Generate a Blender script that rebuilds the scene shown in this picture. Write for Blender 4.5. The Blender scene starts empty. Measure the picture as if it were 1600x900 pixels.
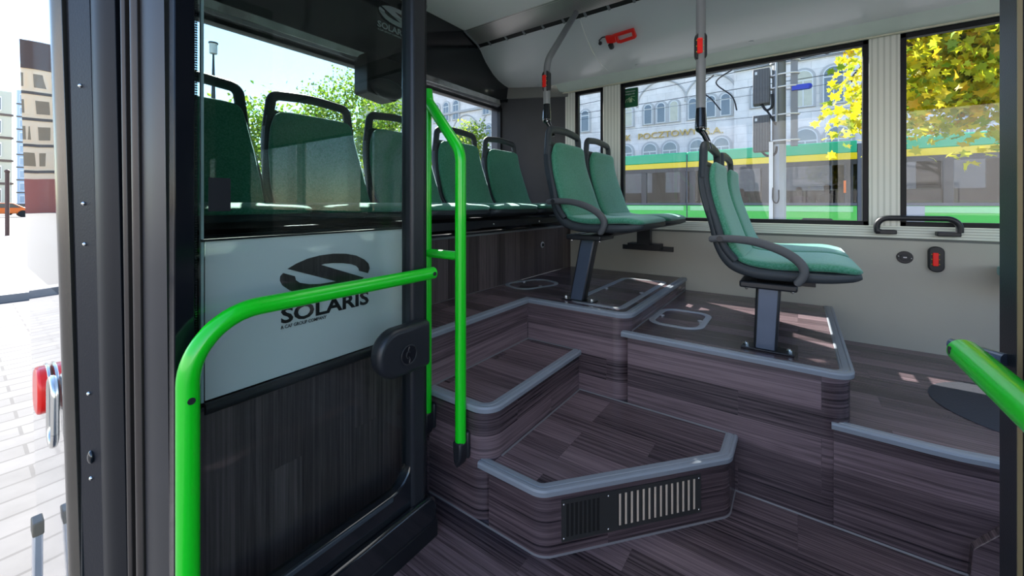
import bpy, bmesh, math, random
from mathutils import Vector, Matrix
random.seed(7)
PI = math.pi
S = bpy.context.scene
COL = S.collection
# ------------------------------------------------------------------ materials
MATS = {}
def new_mat(name):
    m = bpy.data.materials.new(name); m.use_nodes = True
    nt = m.node_tree; nt.nodes.clear()
    out = nt.nodes.new('ShaderNodeOutputMaterial')
    MATS[name] = m
    return m, nt, out
def nd(nt, t, **k):
    n = nt.nodes.new(t)
    for a, v in k.items():
        if a in n.inputs.keys(): n.inputs[a].default_value = v
        else: setattr(n, a, v)
    return n
def c4(c): return (c[0], c[1], c[2], 1)
def srgb(r, g, b):
    f = lambda v: (v/255/12.92) if v/255 <= .04045 else ((v/255+.055)/1.055)**2.4
    return (f(r), f(g), f(b))
def simple(name, col, rough=.5, metal=0, coat=0, spec=.5, vary=.08, vs=12, bump=0, bs=200, sheen=0, trans=0):
    m, nt, out = new_mat(name)
    b = nt.nodes.new('ShaderNodeBsdfPrincipled')
    b.inputs['Roughness'].default_value = rough
    b.inputs['Metallic'].default_value = metal
    b.inputs['Coat Weight'].default_value = coat
    b.inputs['Coat Roughness'].default_value = .05
    b.inputs['Specular IOR Level'].default_value = spec
    b.inputs['Sheen Weight'].default_value = sheen
    tc = nt.nodes.new('ShaderNodeTexCoord')
    n = nt.nodes.new('ShaderNodeTexNoise'); n.inputs['Scale'].default_value = vs; n.inputs['Detail'].default_value = 3
    nt.links.new(tc.outputs['Object'], n.inputs['Vector'])
    mr = nt.nodes.new('ShaderNodeMapRange'); mr.inputs[3].default_value = 1-vary; mr.inputs[4].default_value = 1+vary
    nt.links.new(n.outputs['Fac'], mr.inputs[0])
    vm = nt.nodes.new('ShaderNodeVectorMath'); vm.operation = 'SCALE'
    vm.inputs[0].default_value = col
    nt.links.new(mr.outputs[0], vm.inputs['Scale'])
    nt.links.new(vm.outputs[0], b.inputs['Base Color'])
    if bump:
        n2 = nt.nodes.new('ShaderNodeTexNoise'); n2.inputs['Scale'].default_value = bs
        nt.links.new(tc.outputs['Object'], n2.inputs['Vector'])
        bp = nt.nodes.new('ShaderNodeBump'); bp.inputs['Strength'].default_value = bump; bp.inputs['Distance'].default_value = .002
        nt.links.new(n2.outputs['Fac'], bp.inputs['Height']); nt.links.new(bp.outputs[0], b.inputs['Normal'])
    if trans:
        t = nt.nodes.new('ShaderNodeBsdfTranslucent')
        nt.links.new(vm.outputs[0], t.inputs['Color'])
        mx = nt.nodes.new('ShaderNodeMixShader'); mx.inputs[0].default_value = trans
        nt.links.new(b.outputs[0], mx.inputs[1]); nt.links.new(t.outputs[0], mx.inputs[2])
        nt.links.new(mx.outputs[0], out.inputs[0])
    else:
        nt.links.new(b.outputs[0], out.inputs[0])
    return m
def glass(name, tint, refl=1.0, rough=0.0, ior=1.5, bumpy=0, haze=0.0):
    m, nt, out = new_mat(name)
    t = nd(nt, 'ShaderNodeBsdfTransparent'); t.inputs[0].default_value = c4(tint)
    g = nd(nt, 'ShaderNodeBsdfGlossy'); g.inputs['Roughness'].default_value = rough; g.inputs[0].default_value = (refl, refl, refl, 1)
    # Schlick reflectance, the same from both sides of the pane
    lw = nd(nt, 'ShaderNodeLayerWeight'); lw.inputs['Blend'].default_value = .5
    pw = nd(nt, 'ShaderNodeMath', operation='POWER'); pw.inputs[1].default_value = 5; nt.links.new(lw.outputs['Facing'], pw.inputs[0])
    f0 = ((ior-1)/(ior+1))**2
    f = nd(nt, 'ShaderNodeMath', operation='MULTIPLY_ADD'); f.inputs[1].default_value = 1-f0; f.inputs[2].default_value = f0; nt.links.new(pw.outputs[0], f.inputs[0])
    mx = nt.nodes.new('ShaderNodeMixShader')
    nt.links.new(f.outputs[0], mx.inputs[0]); nt.links.new(t.outputs[0], mx.inputs[1]); nt.links.new(g.outputs[0], mx.inputs[2])
    if bumpy:
        tc = nd(nt, 'ShaderNodeTexCoord'); n = nd(nt, 'ShaderNodeTexNoise'); n.inputs['Scale'].default_value = 4; n.inputs['Detail'].default_value = 0
        nt.links.new(tc.outputs['Object'], n.inputs['Vector'])
        bp = nd(nt, 'ShaderNodeBump'); bp.inputs['Strength'].default_value = bumpy; bp.inputs['Distance'].default_value = .0025
        nt.links.new(n.outputs['Fac'], bp.inputs['Height']); nt.links.new(bp.outputs[0], g.inputs['Normal'])
    last = mx
    if haze:
        d = nd(nt, 'ShaderNodeBsdfDiffuse'); d.inputs[0].default_value = (.8, .85, .85, 1)
        m2 = nt.nodes.new('ShaderNodeMixShader'); m2.inputs[0].default_value = haze
        nt.links.new(mx.outputs[0], m2.inputs[1]); nt.links.new(d.outputs[0], m2.inputs[2]); last = m2
    nt.links.new(last.outputs[0], out.inputs[0])
    return m
def wood(name, dark, light, rough=.34, plank=.088, length=.62):
    # vinyl plank pattern in UV space, u runs along the grain
    m, nt, out = new_mat(name)
    L = nt.links.new
    uv = nd(nt, 'ShaderNodeUVMap')
    br = nd(nt, 'ShaderNodeTexBrick')
    br.offset = .37; br.offset_frequency = 3; br.squash = 1
    br.inputs['Scale'].default_value = 1; br.inputs['Mortar Size'].default_value = .0005
    br.inputs['Brick Width'].default_value = length; br.inputs['Row Height'].default_value = plank
    br.inputs['Color1'].default_value = (0, 0, 0, 1); br.inputs['Color2'].default_value = (1, 1, 1, 1); br.inputs['Mortar'].default_value = (.2, .2, .2, 1)
    L(uv.outputs[0], br.inputs['Vector'])
    # offset the grain per plank
    cm = nd(nt, 'ShaderNodeCombineXYZ')
    mu = nd(nt, 'ShaderNodeMath', operation='MULTIPLY'); mu.inputs[1].default_value = 37
    L(br.outputs['Color'], mu.inputs[0]); L(mu.outputs[0], cm.inputs[2]); L(mu.outputs[0], cm.inputs[0])
    ad = nd(nt, 'ShaderNodeVectorMath', operation='ADD')
    L(uv.outputs[0], ad.inputs[0]); L(cm.outputs[0], ad.inputs[1])
    mp = nd(nt, 'ShaderNodeMapping'); mp.inputs['Scale'].default_value = (1.7, 150, 1); L(ad.outputs[0], mp.inputs[0])
    n1 = nd(nt, 'ShaderNodeTexNoise'); n1.inputs['Scale'].default_value = 1; n1.inputs['Detail'].default_value = 10; n1.inputs['Roughness'].default_value = .70; n1.inputs['Distortion'].default_value = .03
    L(mp.outputs[0], n1.inputs['Vector'])
    mp2 = nd(nt, 'ShaderNodeMapping'); mp2.inputs['Scale'].default_value = (.9, 13, 1); L(ad.outputs[0], mp2.inputs[0])
    n2 = nd(nt, 'ShaderNodeTexNoise'); n2.inputs['Scale'].default_value = 1.3; n2.inputs['Detail'].default_value = 2
    L(mp2.outputs[0], n2.inputs['Vector'])
    # contour rings of the second noise give the cathedral figure
    w = nd(nt, 'ShaderNodeMath', operation='MULTIPLY'); w.inputs[1].default_value = 60; L(n2.outputs['Fac'], w.inputs[0])
    sn = nd(nt, 'ShaderNodeMath', operation='SINE'); L(w.outputs[0], sn.inputs[0])
    a1 = nd(nt, 'ShaderNodeMath', operation='MULTIPLY_ADD'); a1.inputs[1].default_value = .022; L(sn.outputs[0], a1.inputs[0]); L(n1.outputs['Fac'], a1.inputs[2])
    a2 = nd(nt, 'ShaderNodeMath', operation='MULTIPLY_ADD'); a2.inputs[1].default_value = .27; L(br.outputs['Color'], a2.inputs[0]); L(a1.outputs[0], a2.inputs[2])
    cr = nd(nt, 'ShaderNodeValToRGB')
    cr.color_ramp.elements[0].position = .38; cr.color_ramp.elements[0].color = c4(dark)
    cr.color_ramp.elements[1].position = .84; cr.color_ramp.elements[1].color = c4(light)
    e = cr.color_ramp.elements.new(.6); e.color = c4([(a+b)/2*.82 for a, b in zip(dark, light)])
    L(a2.outputs[0], cr.inputs[0])
    b = nd(nt, 'ShaderNodeBsdfPrincipled'); b.inputs['Roughness'].default_value = rough
    L(cr.outputs[0], b.inputs['Base Color'])
    bp = nd(nt, 'ShaderNodeBump'); bp.inputs['Strength'].default_value = .12; bp.inputs['Distance'].default_value = .001
    L(n1.outputs['Fac'], bp.inputs['Height']); L(bp.outputs[0], b.inputs['Normal'])
    L(b.outputs[0], out.inputs[0])
    return m
def fabric(name, col, col2):
    m, nt, out = new_mat(name); L = nt.links.new
    tc = nd(nt, 'ShaderNodeTexCoord')
    mp = nd(nt, 'ShaderNodeMapping'); mp.inputs['Rotation'].default_value = (.3, .5, .78); L(tc.outputs['Object'], mp.inputs[0])
    v = nd(nt, 'ShaderNodeTexVoronoi'); v.inputs['Scale'].default_value = 170; L(mp.outputs[0], v.inputs['Vector'])
    n = nd(nt, 'ShaderNodeTexNoise'); n.inputs['Scale'].default_value = 8; L(tc.outputs['Object'], n.inputs['Vector'])
    cr = nd(nt, 'ShaderNodeValToRGB'); cr.color_ramp.elements[0].position = .1; cr.color_ramp.elements[1].position = .75
    cr.color_ramp.elements[0].color = c4(col2); cr.color_ramp.elements[1].color = c4(col)
    L(v.outputs['Distance'], cr.inputs[0])
    mr = nd(nt, 'ShaderNodeMapRange'); mr.inputs[3].default_value = .85; mr.inputs[4].default_value = 1.12; L(n.outputs['Fac'], mr.inputs[0])
    vm = nd(nt, 'ShaderNodeVectorMath', operation='SCALE'); L(cr.outputs[0], vm.inputs[0]); L(mr.outputs[0], vm.inputs['Scale'])
    b = nd(nt, 'ShaderNodeBsdfPrincipled'); b.inputs['Roughness'].default_value = .75; b.inputs['Sheen Weight'].default_value = .5
    b.inputs['Sheen Roughness'].default_value = .4; b.inputs['Sheen Tint'].default_value = (.7, .95, 1, 1)
    L(vm.outputs[0], b.inputs['Base Color'])
    bp = nd(nt, 'ShaderNodeBump'); bp.inputs['Strength'].default_value = .35; bp.inputs['Distance'].default_value = .0012
    L(v.outputs['Distance'], bp.inputs['Height']); L(bp.outputs[0], b.inputs['Normal'])
    L(b.outputs[0], out.inputs[0]); return m
def brickmat(name, c1, c2, mortar, w, h, msize, axes, rough=.8, nscale=3, bump=.4, offset=.5):
    m, nt, out = new_mat(name); L = nt.links.new
    tc = nd(nt, 'ShaderNodeTexCoord'); sp = nd(nt, 'ShaderNodeSeparateXYZ'); cb = nd(nt, 'ShaderNodeCombineXYZ')
    L(tc.outputs['Object'], sp.inputs[0]); L(sp.outputs[axes[0]], cb.inputs[0]); L(sp.outputs[axes[1]], cb.inputs[1])
    br = nd(nt, 'ShaderNodeTexBrick'); br.offset = offset; br.inputs['Scale'].default_value = 1
    br.inputs['Brick Width'].default_value = w; br.inputs['Row Height'].default_value = h; br.inputs['Mortar Size'].default_value = msize
    br.inputs['Color1'].default_value = c4(c1); br.inputs['Color2'].default_value = c4(c2); br.inputs['Mortar'].default_value = c4(mortar)
    L(cb.outputs[0], br.inputs['Vector'])
    n = nd(nt, 'ShaderNodeTexNoise'); n.inputs['Scale'].default_value = nscale; n.inputs['Detail'].default_value = 8; L(tc.outputs['Object'], n.inputs['Vector'])
    mr = nd(nt, 'ShaderNodeMapRange'); mr.inputs[3].default_value = .7; mr.inputs[4].default_value = 1.25; L(n.outputs['Fac'], mr.inputs[0])
    vm = nd(nt, 'ShaderNodeVectorMath', operation='SCALE'); L(br.outputs['Color'], vm.inputs[0]); L(mr.outputs[0], vm.inputs['Scale'])
    b = nd(nt, 'ShaderNodeBsdfPrincipled'); b.inputs['Roughness'].default_value = rough; L(vm.outputs[0], b.inputs['Base Color'])
    bp = nd(nt, 'ShaderNodeBump'); bp.inputs['Strength'].default_value = bump; bp.inputs['Distance'].default_value = .01
    L(n.outputs['Fac'], bp.inputs['Height']); L(bp.outputs[0], b.inputs['Normal'])
    L(b.outputs[0], out.inputs[0]); return m
def stripes(name, c1, c2, axis, period, rough=.4, metal=0, bump=.5):
    m, nt, out = new_mat(name); L = nt.links.new
    tc = nd(nt, 'ShaderNodeTexCoord'); sp = nd(nt, 'ShaderNodeSeparateXYZ'); L(tc.outputs['Object'], sp.inputs[0])
    mu = nd(nt, 'ShaderNodeMath', operation='MULTIPLY'); mu.inputs[1].default_value = 2*PI/period; L(sp.outputs[axis], mu.inputs[0])
    sn = nd(nt, 'ShaderNodeMath', operation='SINE'); L(mu.outputs[0], sn.inputs[0])
    mr = nd(nt, 'ShaderNodeMapRange'); mr.inputs[1].default_value = -1; mr.inputs[2].default_value = 1; L(sn.outputs[0], mr.inputs[0])
    cr = nd(nt, 'ShaderNodeValToRGB'); cr.color_ramp.elements[0].position = .12; cr.color_ramp.elements[1].position = .4
    cr.color_ramp.elements[0].color = c4(c2); cr.color_ramp.elements[1].color = c4(c1); L(mr.outputs[0], cr.inputs[0])
    b = nd(nt, 'ShaderNodeBsdfPrincipled'); b.inputs['Roughness'].default_value = rough; b.inputs['Metallic'].default_value = metal
    L(cr.outputs[0], b.inputs['Base Color'])
    bp = nd(nt, 'ShaderNodeBump'); bp.inputs['Strength'].default_value = bump; bp.inputs['Distance'].default_value = .0008
    L(mr.outputs[0], bp.inputs['Height']); L(bp.outputs[0], b.inputs['Normal'])
    L(b.outputs[0], out.inputs[0]); return m
def leafmat(name, cols, trans=.55):
    m, nt, out = new_mat(name); L = nt.links.new
    gi = nd(nt, 'ShaderNodeNewGeometry')
    cr = nd(nt, 'ShaderNodeValToRGB')
    els = cr.color_ramp.elements
    els[0].position = 0; els[0].color = c4(cols[0]); els[1].position = 1; els[1].color = c4(cols[-1])
    for i, c in enumerate(cols[1:-1]):
        e = els.new((i+1)/(len(cols)-1)); e.color = c4(c)
    L(gi.outputs['Random Per Island'], cr.inputs[0])
    b = nd(nt, 'ShaderNodeBsdfPrincipled'); b.inputs['Roughness'].default_value = .45; L(cr.outputs[0], b.inputs['Base Color'])
    t = nd(nt, 'ShaderNodeBsdfTranslucent'); L(cr.outputs[0], t.inputs[0])
    mx = nd(nt, 'ShaderNodeMixShader'); mx.inputs[0].default_value = trans
    L(b.outputs[0], mx.inputs[1]); L(t.outputs[0], mx.inputs[2]); L(mx.outputs[0], out.inputs[0]); return m

W_STEP = wood('wood_vinyl', (.010, .007, .010), (.215, .155, .172), rough=.25)
W_PANEL = wood('wood_panel', (.018, .013, .014), (.17, .13, .13), rough=.36, plank=.075, length=.55)
NOSE = simple('step_edge_grey', (.23, .26, .30), .34, 0, 0, .5, .06, 30)
CAULK = simple('joint_sealant', (.15, .145, .155), .5)
HATCH = simple('hatch_ring_grey', (.42, .44, .47), .38, .3)
SHELL = simple('seat_shell_anthracite', (.028, .036, .042), .5, 0, 0, .4, .08, 14, .25, 500)
ARM = simple('armrest_grey', (.075, .08, .085), .48, 0, 0, .4, .05, 14, .25, 500)
FAB = fabric('green_seat_cloth', (.030, .20, .11), (.08, .27, .19))
BLK = simple('black_powder_coat', (.014, .016, .020), .38, 0, 0, .5, .1, 20, .15, 400)
BLKG = simple('black_gloss', (.008, .010, .013), .14, 0, .6, .5)
STEEL = simple('blue_grey_steel', (.10, .13, .19), .3, .5, 0, .5, .15, 9)
CHROME = simple('chrome_bolt', (.75, .75, .72), .2, 1)
GREEN = simple('green_lacquer', (.001, .62, .010), .32, 0, .5, .5, .02)
GREYTUBE = simple('grey_tube', (.22, .235, .25), .38, .2)
RED = simple('red_plastic', (.9, .010, .005), .35, 0, .3, .5, .03)
YEL = simple('yellow_mark', (.75, .65, .02), .5)
BEIGE = simple('warm_grey_laminate', (.42, .415, .36), .42, 0, 0, .4, .05, 6)
SILL = stripes('sill_profile', (.70, .74, .66), (.46, .49, .43), 'Z', .012, .4)
PILLAR = stripes('ribbed_pillar', (.82, .83, .76), (.62, .64, .57), 'Y', .022, .42)
LEDGE = simple('pale_ledge', (.66, .74, .68), .35, 0, .2)
COVE = simple('grey_ceiling_panel', (.68, .70, .715), .28, 0, .15, .5, .04, 3)
CEIL = simple('ceiling_white', (.84, .86, .84), .4, 0, 0, .5, .03, 3)
RAIL = stripes('ribbed_aluminium', (.52, .50, .48), (.30, .29, .28), 'X', .009, .3, .6, .25)
HEADER = simple('gloss_black_header', (.006, .008, .012), .10, 0, 0, .6)
CHSTRIP = simple('silver_film_strip', (.8, .8, .82), .16, .85, 0, .5, .5, 18, .5, 30)
DGREY = simple('dark_grey_panel', (.055, .058, .068), .42, 0, 0, .4)
RUBBER = simple('black_rubber', (.007, .008, .011), .48, 0, 0, .3)
SEAL = simple('door_seal_brown', (.05, .040, .035), .35, .2, 0, .5, .2, 8)
DMETAL = simple('jamb_metal', (.034, .033, .036), .36, .2, 0, .5, .2, 6)
JAMBB = simple('jamb_blue_black', (.004, .006, .012), .5, 0, 0, .25, .15, 5, .2, 200)
TRIMM = simple('outer_trim_metal', (.13, .12, .105), .25, .7, 0, .5, .2, 5)
FRIT = simple('glass_black_band', (.004, .005, .008), .12, 0, 0, .25)
WHITE = simple('white_print', (.62, .66, .68), .5)
PBLACK = simple('black_print', (.008, .009, .010), .5)
EMB = wood('emblem_wood_tone', (.010, .008, .009), (.09, .07, .072), plank=.06, length=.5)
FILM = simple('frosted_white_film', (.93, .95, .96), .4, 0, 0, .5, .02, 3, 0, 200, 0, .15)
G_DOOR = glass('door_glass', (.83, .87, .86), .42, 0, 1.45)
G_PART = glass('partition_glass', (.87, .93, .905), .6, 0, 1.35)
G_WIN = glass('window_glass', (.93, .94, .95), .8, 0, 1.40)
G_TRAM = glass('tram_window_glass', (.46, .46, .46), .7, 0, 1.5)
G_EDGE = simple('glass_edge', (.6, .75, .75), .2)
FILMBODY = simple('bus_paint_polished', (.80, .80, .80), .025, .75, 1.0, .5, .0, 3)
DGREEN = simple('sticker_green', (.004, .12, .045), .4)
STONE = brickmat('grey_stone', (.76, .71, .67), (.84, .79, .75), (.62, .58, .55), 1.3, .5, .012, ('Y', 'Z'), .85, 1.4, .3)
PAVE = brickmat('concrete_pavers', (.092, .090, .093), (.115, .113, .116), (.060, .058, .060), .45, .15, .008, ('X', 'Y'), .85, 6, .3)
GOLD = simple('gilded_letters', (.55, .37, .09), .4, .2)
LFRONT = leafmat('maple_leaf_yellow', [(.62, .50, .01), (.42, .52, .02), (.80, .66, .02), (.18, .34, .02), (.60, .62, .04), (.70, .40, .01)], .6)
LREAR = leafmat('leaf_green', [(.12, .28, .03), (.25, .42, .04), (.42, .52, .05), (.08, .20, .03), (.55, .55, .04)], .6)
BARK = simple('bark', (.10, .08, .06), .9, 0, 0, .2, .3, 8)
TG = simple('tram_teal_green', (.0, .42, .19), .3, 0, .4)
TY = simple('tram_yellow', (.85, .62, .0), .3, 0, .4)
TL = simple('tram_light_green', (.08, .66, .09), .3, 0, .4)
TLP = simple('tram_pale_green', (.35, .80, .36), .35, 0, .4)
TD = simple('tram_dark', (.03, .033, .04), .3, 0, .3)
TGREY = simple('tram_grey_bellows', (.13, .135, .15), .6)
WFR = simple('white_window_frame', (.72, .72, .70), .5)
WPANE = simple('dark_window_pane', (.10, .12, .13), .08, 0, 1.0, .8, .3, 1.2)
WPANEB = simple('bright_window_pane', (.52, .50, .38), .3, 0, .5, .5, .25, 2.5)
POLEG = simple('galvanised_grey', (.34, .36, .38), .5, .2)
CABIN = stripes('cabinet_grey', (.085, .09, .095), (.055, .058, .062), 'Y', .05, .6)
BLUE = simple('blue_insulator', (.02, .05, .55), .4)
ORANGE = simple('orange_plastic', (.85, .16, .01), .4)
ALU = simple('brushed_aluminium', (.62, .64, .68), .3, .7, 0, .5, .1, 20)
SKIN = simple('skin', (.5, .3, .22), .6)
CL1 = simple('lilac_jacket', (.55, .3, .5), .7)
CL2 = simple('dark_jacket', (.04, .045, .06), .7)
CL3 = simple('beige_coat', (.45, .4, .3), .7)
HAIRG = simple('grey_hair', (.5, .48, .45), .7)
HAIRB = simple('brown_hair', (.12, .06, .03), .7)
DISC = simple('dark_rubber_disc', (.035, .038, .048), .6, 0, 0, .3, .1, 30, .6, 120)

# ------------------------------------------------------------------ mesh builder
class MB:
    def __init__(s): s.v = []; s.f = []; s.uv = []
    def add(s, vs, fs, uvs=None):
        o = len(s.v); s.v += [tuple(v) for v in vs]
        for i, f in enumerate(fs):
            s.f.append([o+k for k in f]); s.uv.append(uvs[i] if uvs else None)
        return s
    def box(s, x0, x1, y0, y1, z0, z1, M=None):
        vs = [(x, y, z) for x in (x0, x1) for y in (y0, y1) for z in (z0, z1)]
        if M is not None: vs = [M @ Vector(v) for v in vs]
        return s.add(vs, [(0, 1, 3, 2), (4, 6, 7, 5), (0, 4, 5, 1), (2, 3, 7, 6), (0, 2, 6, 4), (1, 5, 7, 3)])
    def prism(s, pts, a0, a1, plane='xy', M=None):
        def mp(p, a):
            u, v = p
            q = {'xy': (u, v, a), 'xz': (u, a, v), 'yz': (a, u, v)}[plane]
            return M @ Vector(q) if M is not None else q
        n = len(pts)
        vs = [mp(p, a0) for p in pts]+[mp(p, a1) for p in pts]
        fs = [list(range(n))[::-1], list(range(n, 2*n))]+[(i, (i+1) % n, n+(i+1) % n, n+i) for i in range(n)]
        return s.add(vs, fs)
    def tube(s, path, r, n=16, sx=1, caps=True, M=None):
        P = [Vector(p) for p in path]; rings = []; m = len(P)
        up = None
        for i, p in enumerate(P):
            t = (P[min(i+1, m-1)]-P[max(i-1, 0)]).normalized()
            if up is None:
                up = Vector((0, 0, 1)) if abs(t.z) < .9 else Vector((0, 1, 0))
            a = t.cross(up).normalized(); b = a.cross(t).normalized(); up = b
            rr = r[i] if isinstance(r, (list, tuple)) else r
            rings.append([p+a*math.cos(2*PI*k/n)*rr*sx+b*math.sin(2*PI*k/n)*rr for k in range(n)])
        vs = [v for g in rings for v in g]
        if M is not None: vs = [M @ v for v in vs]
        fs = []
        for i in range(m-1):
            for k in range(n):
                fs.append((i*n+k, i*n+(k+1) % n, (i+1)*n+(k+1) % n, (i+1)*n+k))
        if caps: fs += [list(range(n))[::-1], list(range((m-1)*n, m*n))]
        return s.add(vs, fs)
    def cyl(s, c, axis, r, h, n=20, r2=None, M=None):
        d = Vector({'x': (1, 0, 0), 'y': (0, 1, 0), 'z': (0, 0, 1)}[axis])
        c = Vector(c)
        return s.tube([c, c+d*h], [r, r if r2 is None else r2], n, M=M)
    def sphere(s, c, r, seg=12, ring=8, sc=(1, 1, 1), M=None):
        vs = []; fs = []
        for i in range(ring+1):
            th = PI*i/ring
            for k in range(seg):
                ph = 2*PI*k/seg
                v = Vector((c[0]+r*sc[0]*math.sin(th)*math.cos(ph), c[1]+r*sc[1]*math.sin(th)*math.sin(ph), c[2]+r*sc[2]*math.cos(th)))
                vs.append(M @ v if M is not None else v)
        for i in range(ring):
            for k in range(seg):
                fs.append((i*seg+k, (i+1)*seg+k, (i+1)*seg+(k+1) % seg, i*seg+(k+1) % seg))
        return s.add(vs, fs)
    def sweep(s, path, prof, closed=False, M=None):
        """path: list of (x,y,z) in a horizontal plane; prof: (inward offset, height); inward = left of travel"""
        P = [Vector(p) for p in path]; m = len(P); k = len(prof); vs = []
        for i, p in enumerate(P):
            if closed: a, b = P[i-1], P[(i+1) % m]
            else: a, b = P[max(i-1, 0)], P[min(i+1, m-1)]
            d1 = (p-a).normalized() if (p-a).length > 1e-9 else (b-p).normalized()
            d2 = (b-p).normalized() if (b-p).length > 1e-9 else d1
            n1 = Vector((-d1.y, d1.x, 0)); n2 = Vector((-d2.y, d2.x, 0)); nn = (n1+n2)
            nn.normalize(); c = max(nn.dot(n1), .3); nn /= c
            for o, h in prof: vs.append(p+nn*o+Vector((0, 0, h)))
        fs = []
        rng = m if closed else m-1
        for i in range(rng):
            j = (i+1) % m
            for q in range(k-1): fs.append((i*k+q, j*k+q, j*k+q+1, i*k+q+1))
            fs.append((i*k+k-1, j*k+k-1, j*k, i*k))
        if not closed: fs += [list(range(k)), [(m-1)*k+q for q in range(k)][::-1]]
        if M is not None: vs = [M @ v for v in vs]
        return s.add(vs, fs)
    def loft(s, secs, caps=True, M=None):
        n = len(secs[0]); vs = [v for g in secs for v in g]
        if M is not None: vs = [M @ Vector(v) for v in vs]
        fs = []
        for i in range(len(secs)-1):
            for k in range(n): fs.append((i*n+k, i*n+(k+1) % n, (i+1)*n+(k+1) % n, (i+1)*n+k))
        if caps: fs += [list(range(n))[::-1], list(range((len(secs)-1)*n, len(secs)*n))]
        return s.add(vs, fs)
    def build(s, name, mat, parent=None, bevel=0, angle=38, grain=None, segs=2, normals=True):
        me = bpy.data.meshes.new(name)
        me.from_pydata(s.v, [], s.f)
        if grain or any(u for u in s.uv):
            uvl = me.uv_layers.new(name='UVMap')
            for p in me.polygons:
                uu = s.uv[p.index]
                if uu:
                    for q, li in enumerate(p.loop_indices): uvl.data[li].uv = uu[q]
                else:
                    nx, ny, nz = [abs(c) for c in p.normal]
                    for li in p.loop_indices:
                        x, y, z = me.vertices[me.loops[li].vertex_index].co
                        if grain == 'z': uvl.data[li].uv = (z, x) if ny > nx else (z, y)
                        elif nz > max(nx, ny): uvl.data[li].uv = (y, x)
                        elif nx > ny: uvl.data[li].uv = (y, z)
                        else: uvl.data[li].uv = (x, z)
        me.update()
        if normals and not any(s.uv):
            bm = bmesh.new(); bm.from_mesh(me); bmesh.ops.recalc_face_normals(bm, faces=bm.faces); bm.to_mesh(me); bm.free()
        me.shade_smooth(); me.set_sharp_from_angle(angle=math.radians(angle))
        me.materials.append(mat)
        o = bpy.data.objects.new(name, me); COL.objects.link(o)
        if parent is not None: o.parent = parent
        if bevel:
            b = o.modifiers.new('edge', 'BEVEL'); b.width = bevel; b.segments = segs; b.limit_method = 'ANGLE'; b.angle_limit = math.radians(40); b.harden_normals = False
        return o
def Box(name, mat, x0, x1, y0, y1, z0, z1, parent=None, bevel=.002, **k):
    return MB().box(x0, x1, y0, y1, z0, z1).build(name, mat, parent, bevel, **k)
def tag(o, label=None, cat=None, group=None, kind=None):
    if label: o['label'] = label
    if cat: o['category'] = cat
    if group: o['group'] = group
    if kind: o['kind'] = kind
    return o
def thing(name, label, cat, loc=(0, 0, 0), rz=0, group=None):
    o = bpy.data.objects.new(name, None); COL.objects.link(o); o.empty_display_size = .05
    o.location = loc; o.rotation_euler = (0, 0, rz)
    return tag(o, label, cat, group)
def struct(name, loc=(0, 0, 0)):
    o = bpy.data.objects.new(name, None); COL.objects.link(o); o.location = loc; o['kind'] = 'structure'; o.empty_display_size = .05
    return o
def dup(root, loc, label=None, group=None, rz=None):
    def cp(o, par):
        c = o.copy(); COL.objects.link(c); c.parent = par
        for ch in list(o.children): cp(ch, c)
        return c
    r = cp(root, None); r.location = loc
    if rz is not None: r.rotation_euler = (0, 0, rz)
    if label: r['label'] = label
    if group: r['group'] = group
    return r
def rounded(pts, radii, n=8, closed=True):
    out = []; m = len(pts)
    for i, p in enumerate(pts):
        r = radii[i] if isinstance(radii, (list, tuple)) else radii
        if r <= 0 or (not closed and i in (0, m-1)): out.append(p); continue
        p = Vector(p).to_3d(); a = Vector(pts[i-1]).to_3d(); b = Vector(pts[(i+1) % m]).to_3d()
        u = (a-p).normalized(); v = (b-p).normalized(); ang = u.angle(v); d = r/math.tan(ang/2)
        d = min(d, (a-p).length*.49, (b-p).length*.49); rr = d*math.tan(ang/2)
        c = p+(u+v).normalized()*(rr/math.sin(ang/2))
        s0 = p+u*d-c; s1 = p+v*d-c; tot = s0.angle(s1); 
        for k in range(n+1):
            t = k/n; w = (s0*math.sin((1-t)*tot)+s1*math.sin(t*tot))/math.sin(tot)
            q = c+w; out.append((q.x, q.y))
    return out
def bez3(P, n=10, closed=False):
    """Catmull-Rom through the points"""
    P = [Vector(p) for p in P]; out = []; m = len(P)
    for i in range(m-1):
        p0 = P[max(i-1, 0)]; p1 = P[i]; p2 = P[i+1]; p3 = P[min(i+2, m-1)]
        for k in range(n):
            t = k/n
            out.append(.5*((2*p1)+(-p0+p2)*t+(2*p0-5*p1+4*p2-p3)*t*t+(-p0+3*p1-3*p2+p3)*t**3))
    out.append(P[-1]); return out
def arcpath(pts, radii, n=8):
    """3d polyline with rounded corners"""
    out = []; m = len(pts)
    for i, p in enumerate(pts):
        r = radii[i] if isinstance(radii, (list, tuple)) else radii
        if i in (0, m-1) or r <= 0: out.append(Vector(p)); continue
        p = Vector(p); u = (Vector(pts[i-1])-p).normalized(); v = (Vector(pts[i+1])-p).normalized(); ang = u.angle(v)
        d = r/math.tan(ang/2); c = p+(u+v).normalized()*(r/math.sin(ang/2)); s0 = p+u*d-c; s1 = p+v*d-c; tot = s0.angle(s1)
        for k in range(n+1):
            t = k/n; out.append(c+(s0*math.sin((1-t)*tot)+s1*math.sin(t*tot))/math.sin(tot))
    return out
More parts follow.
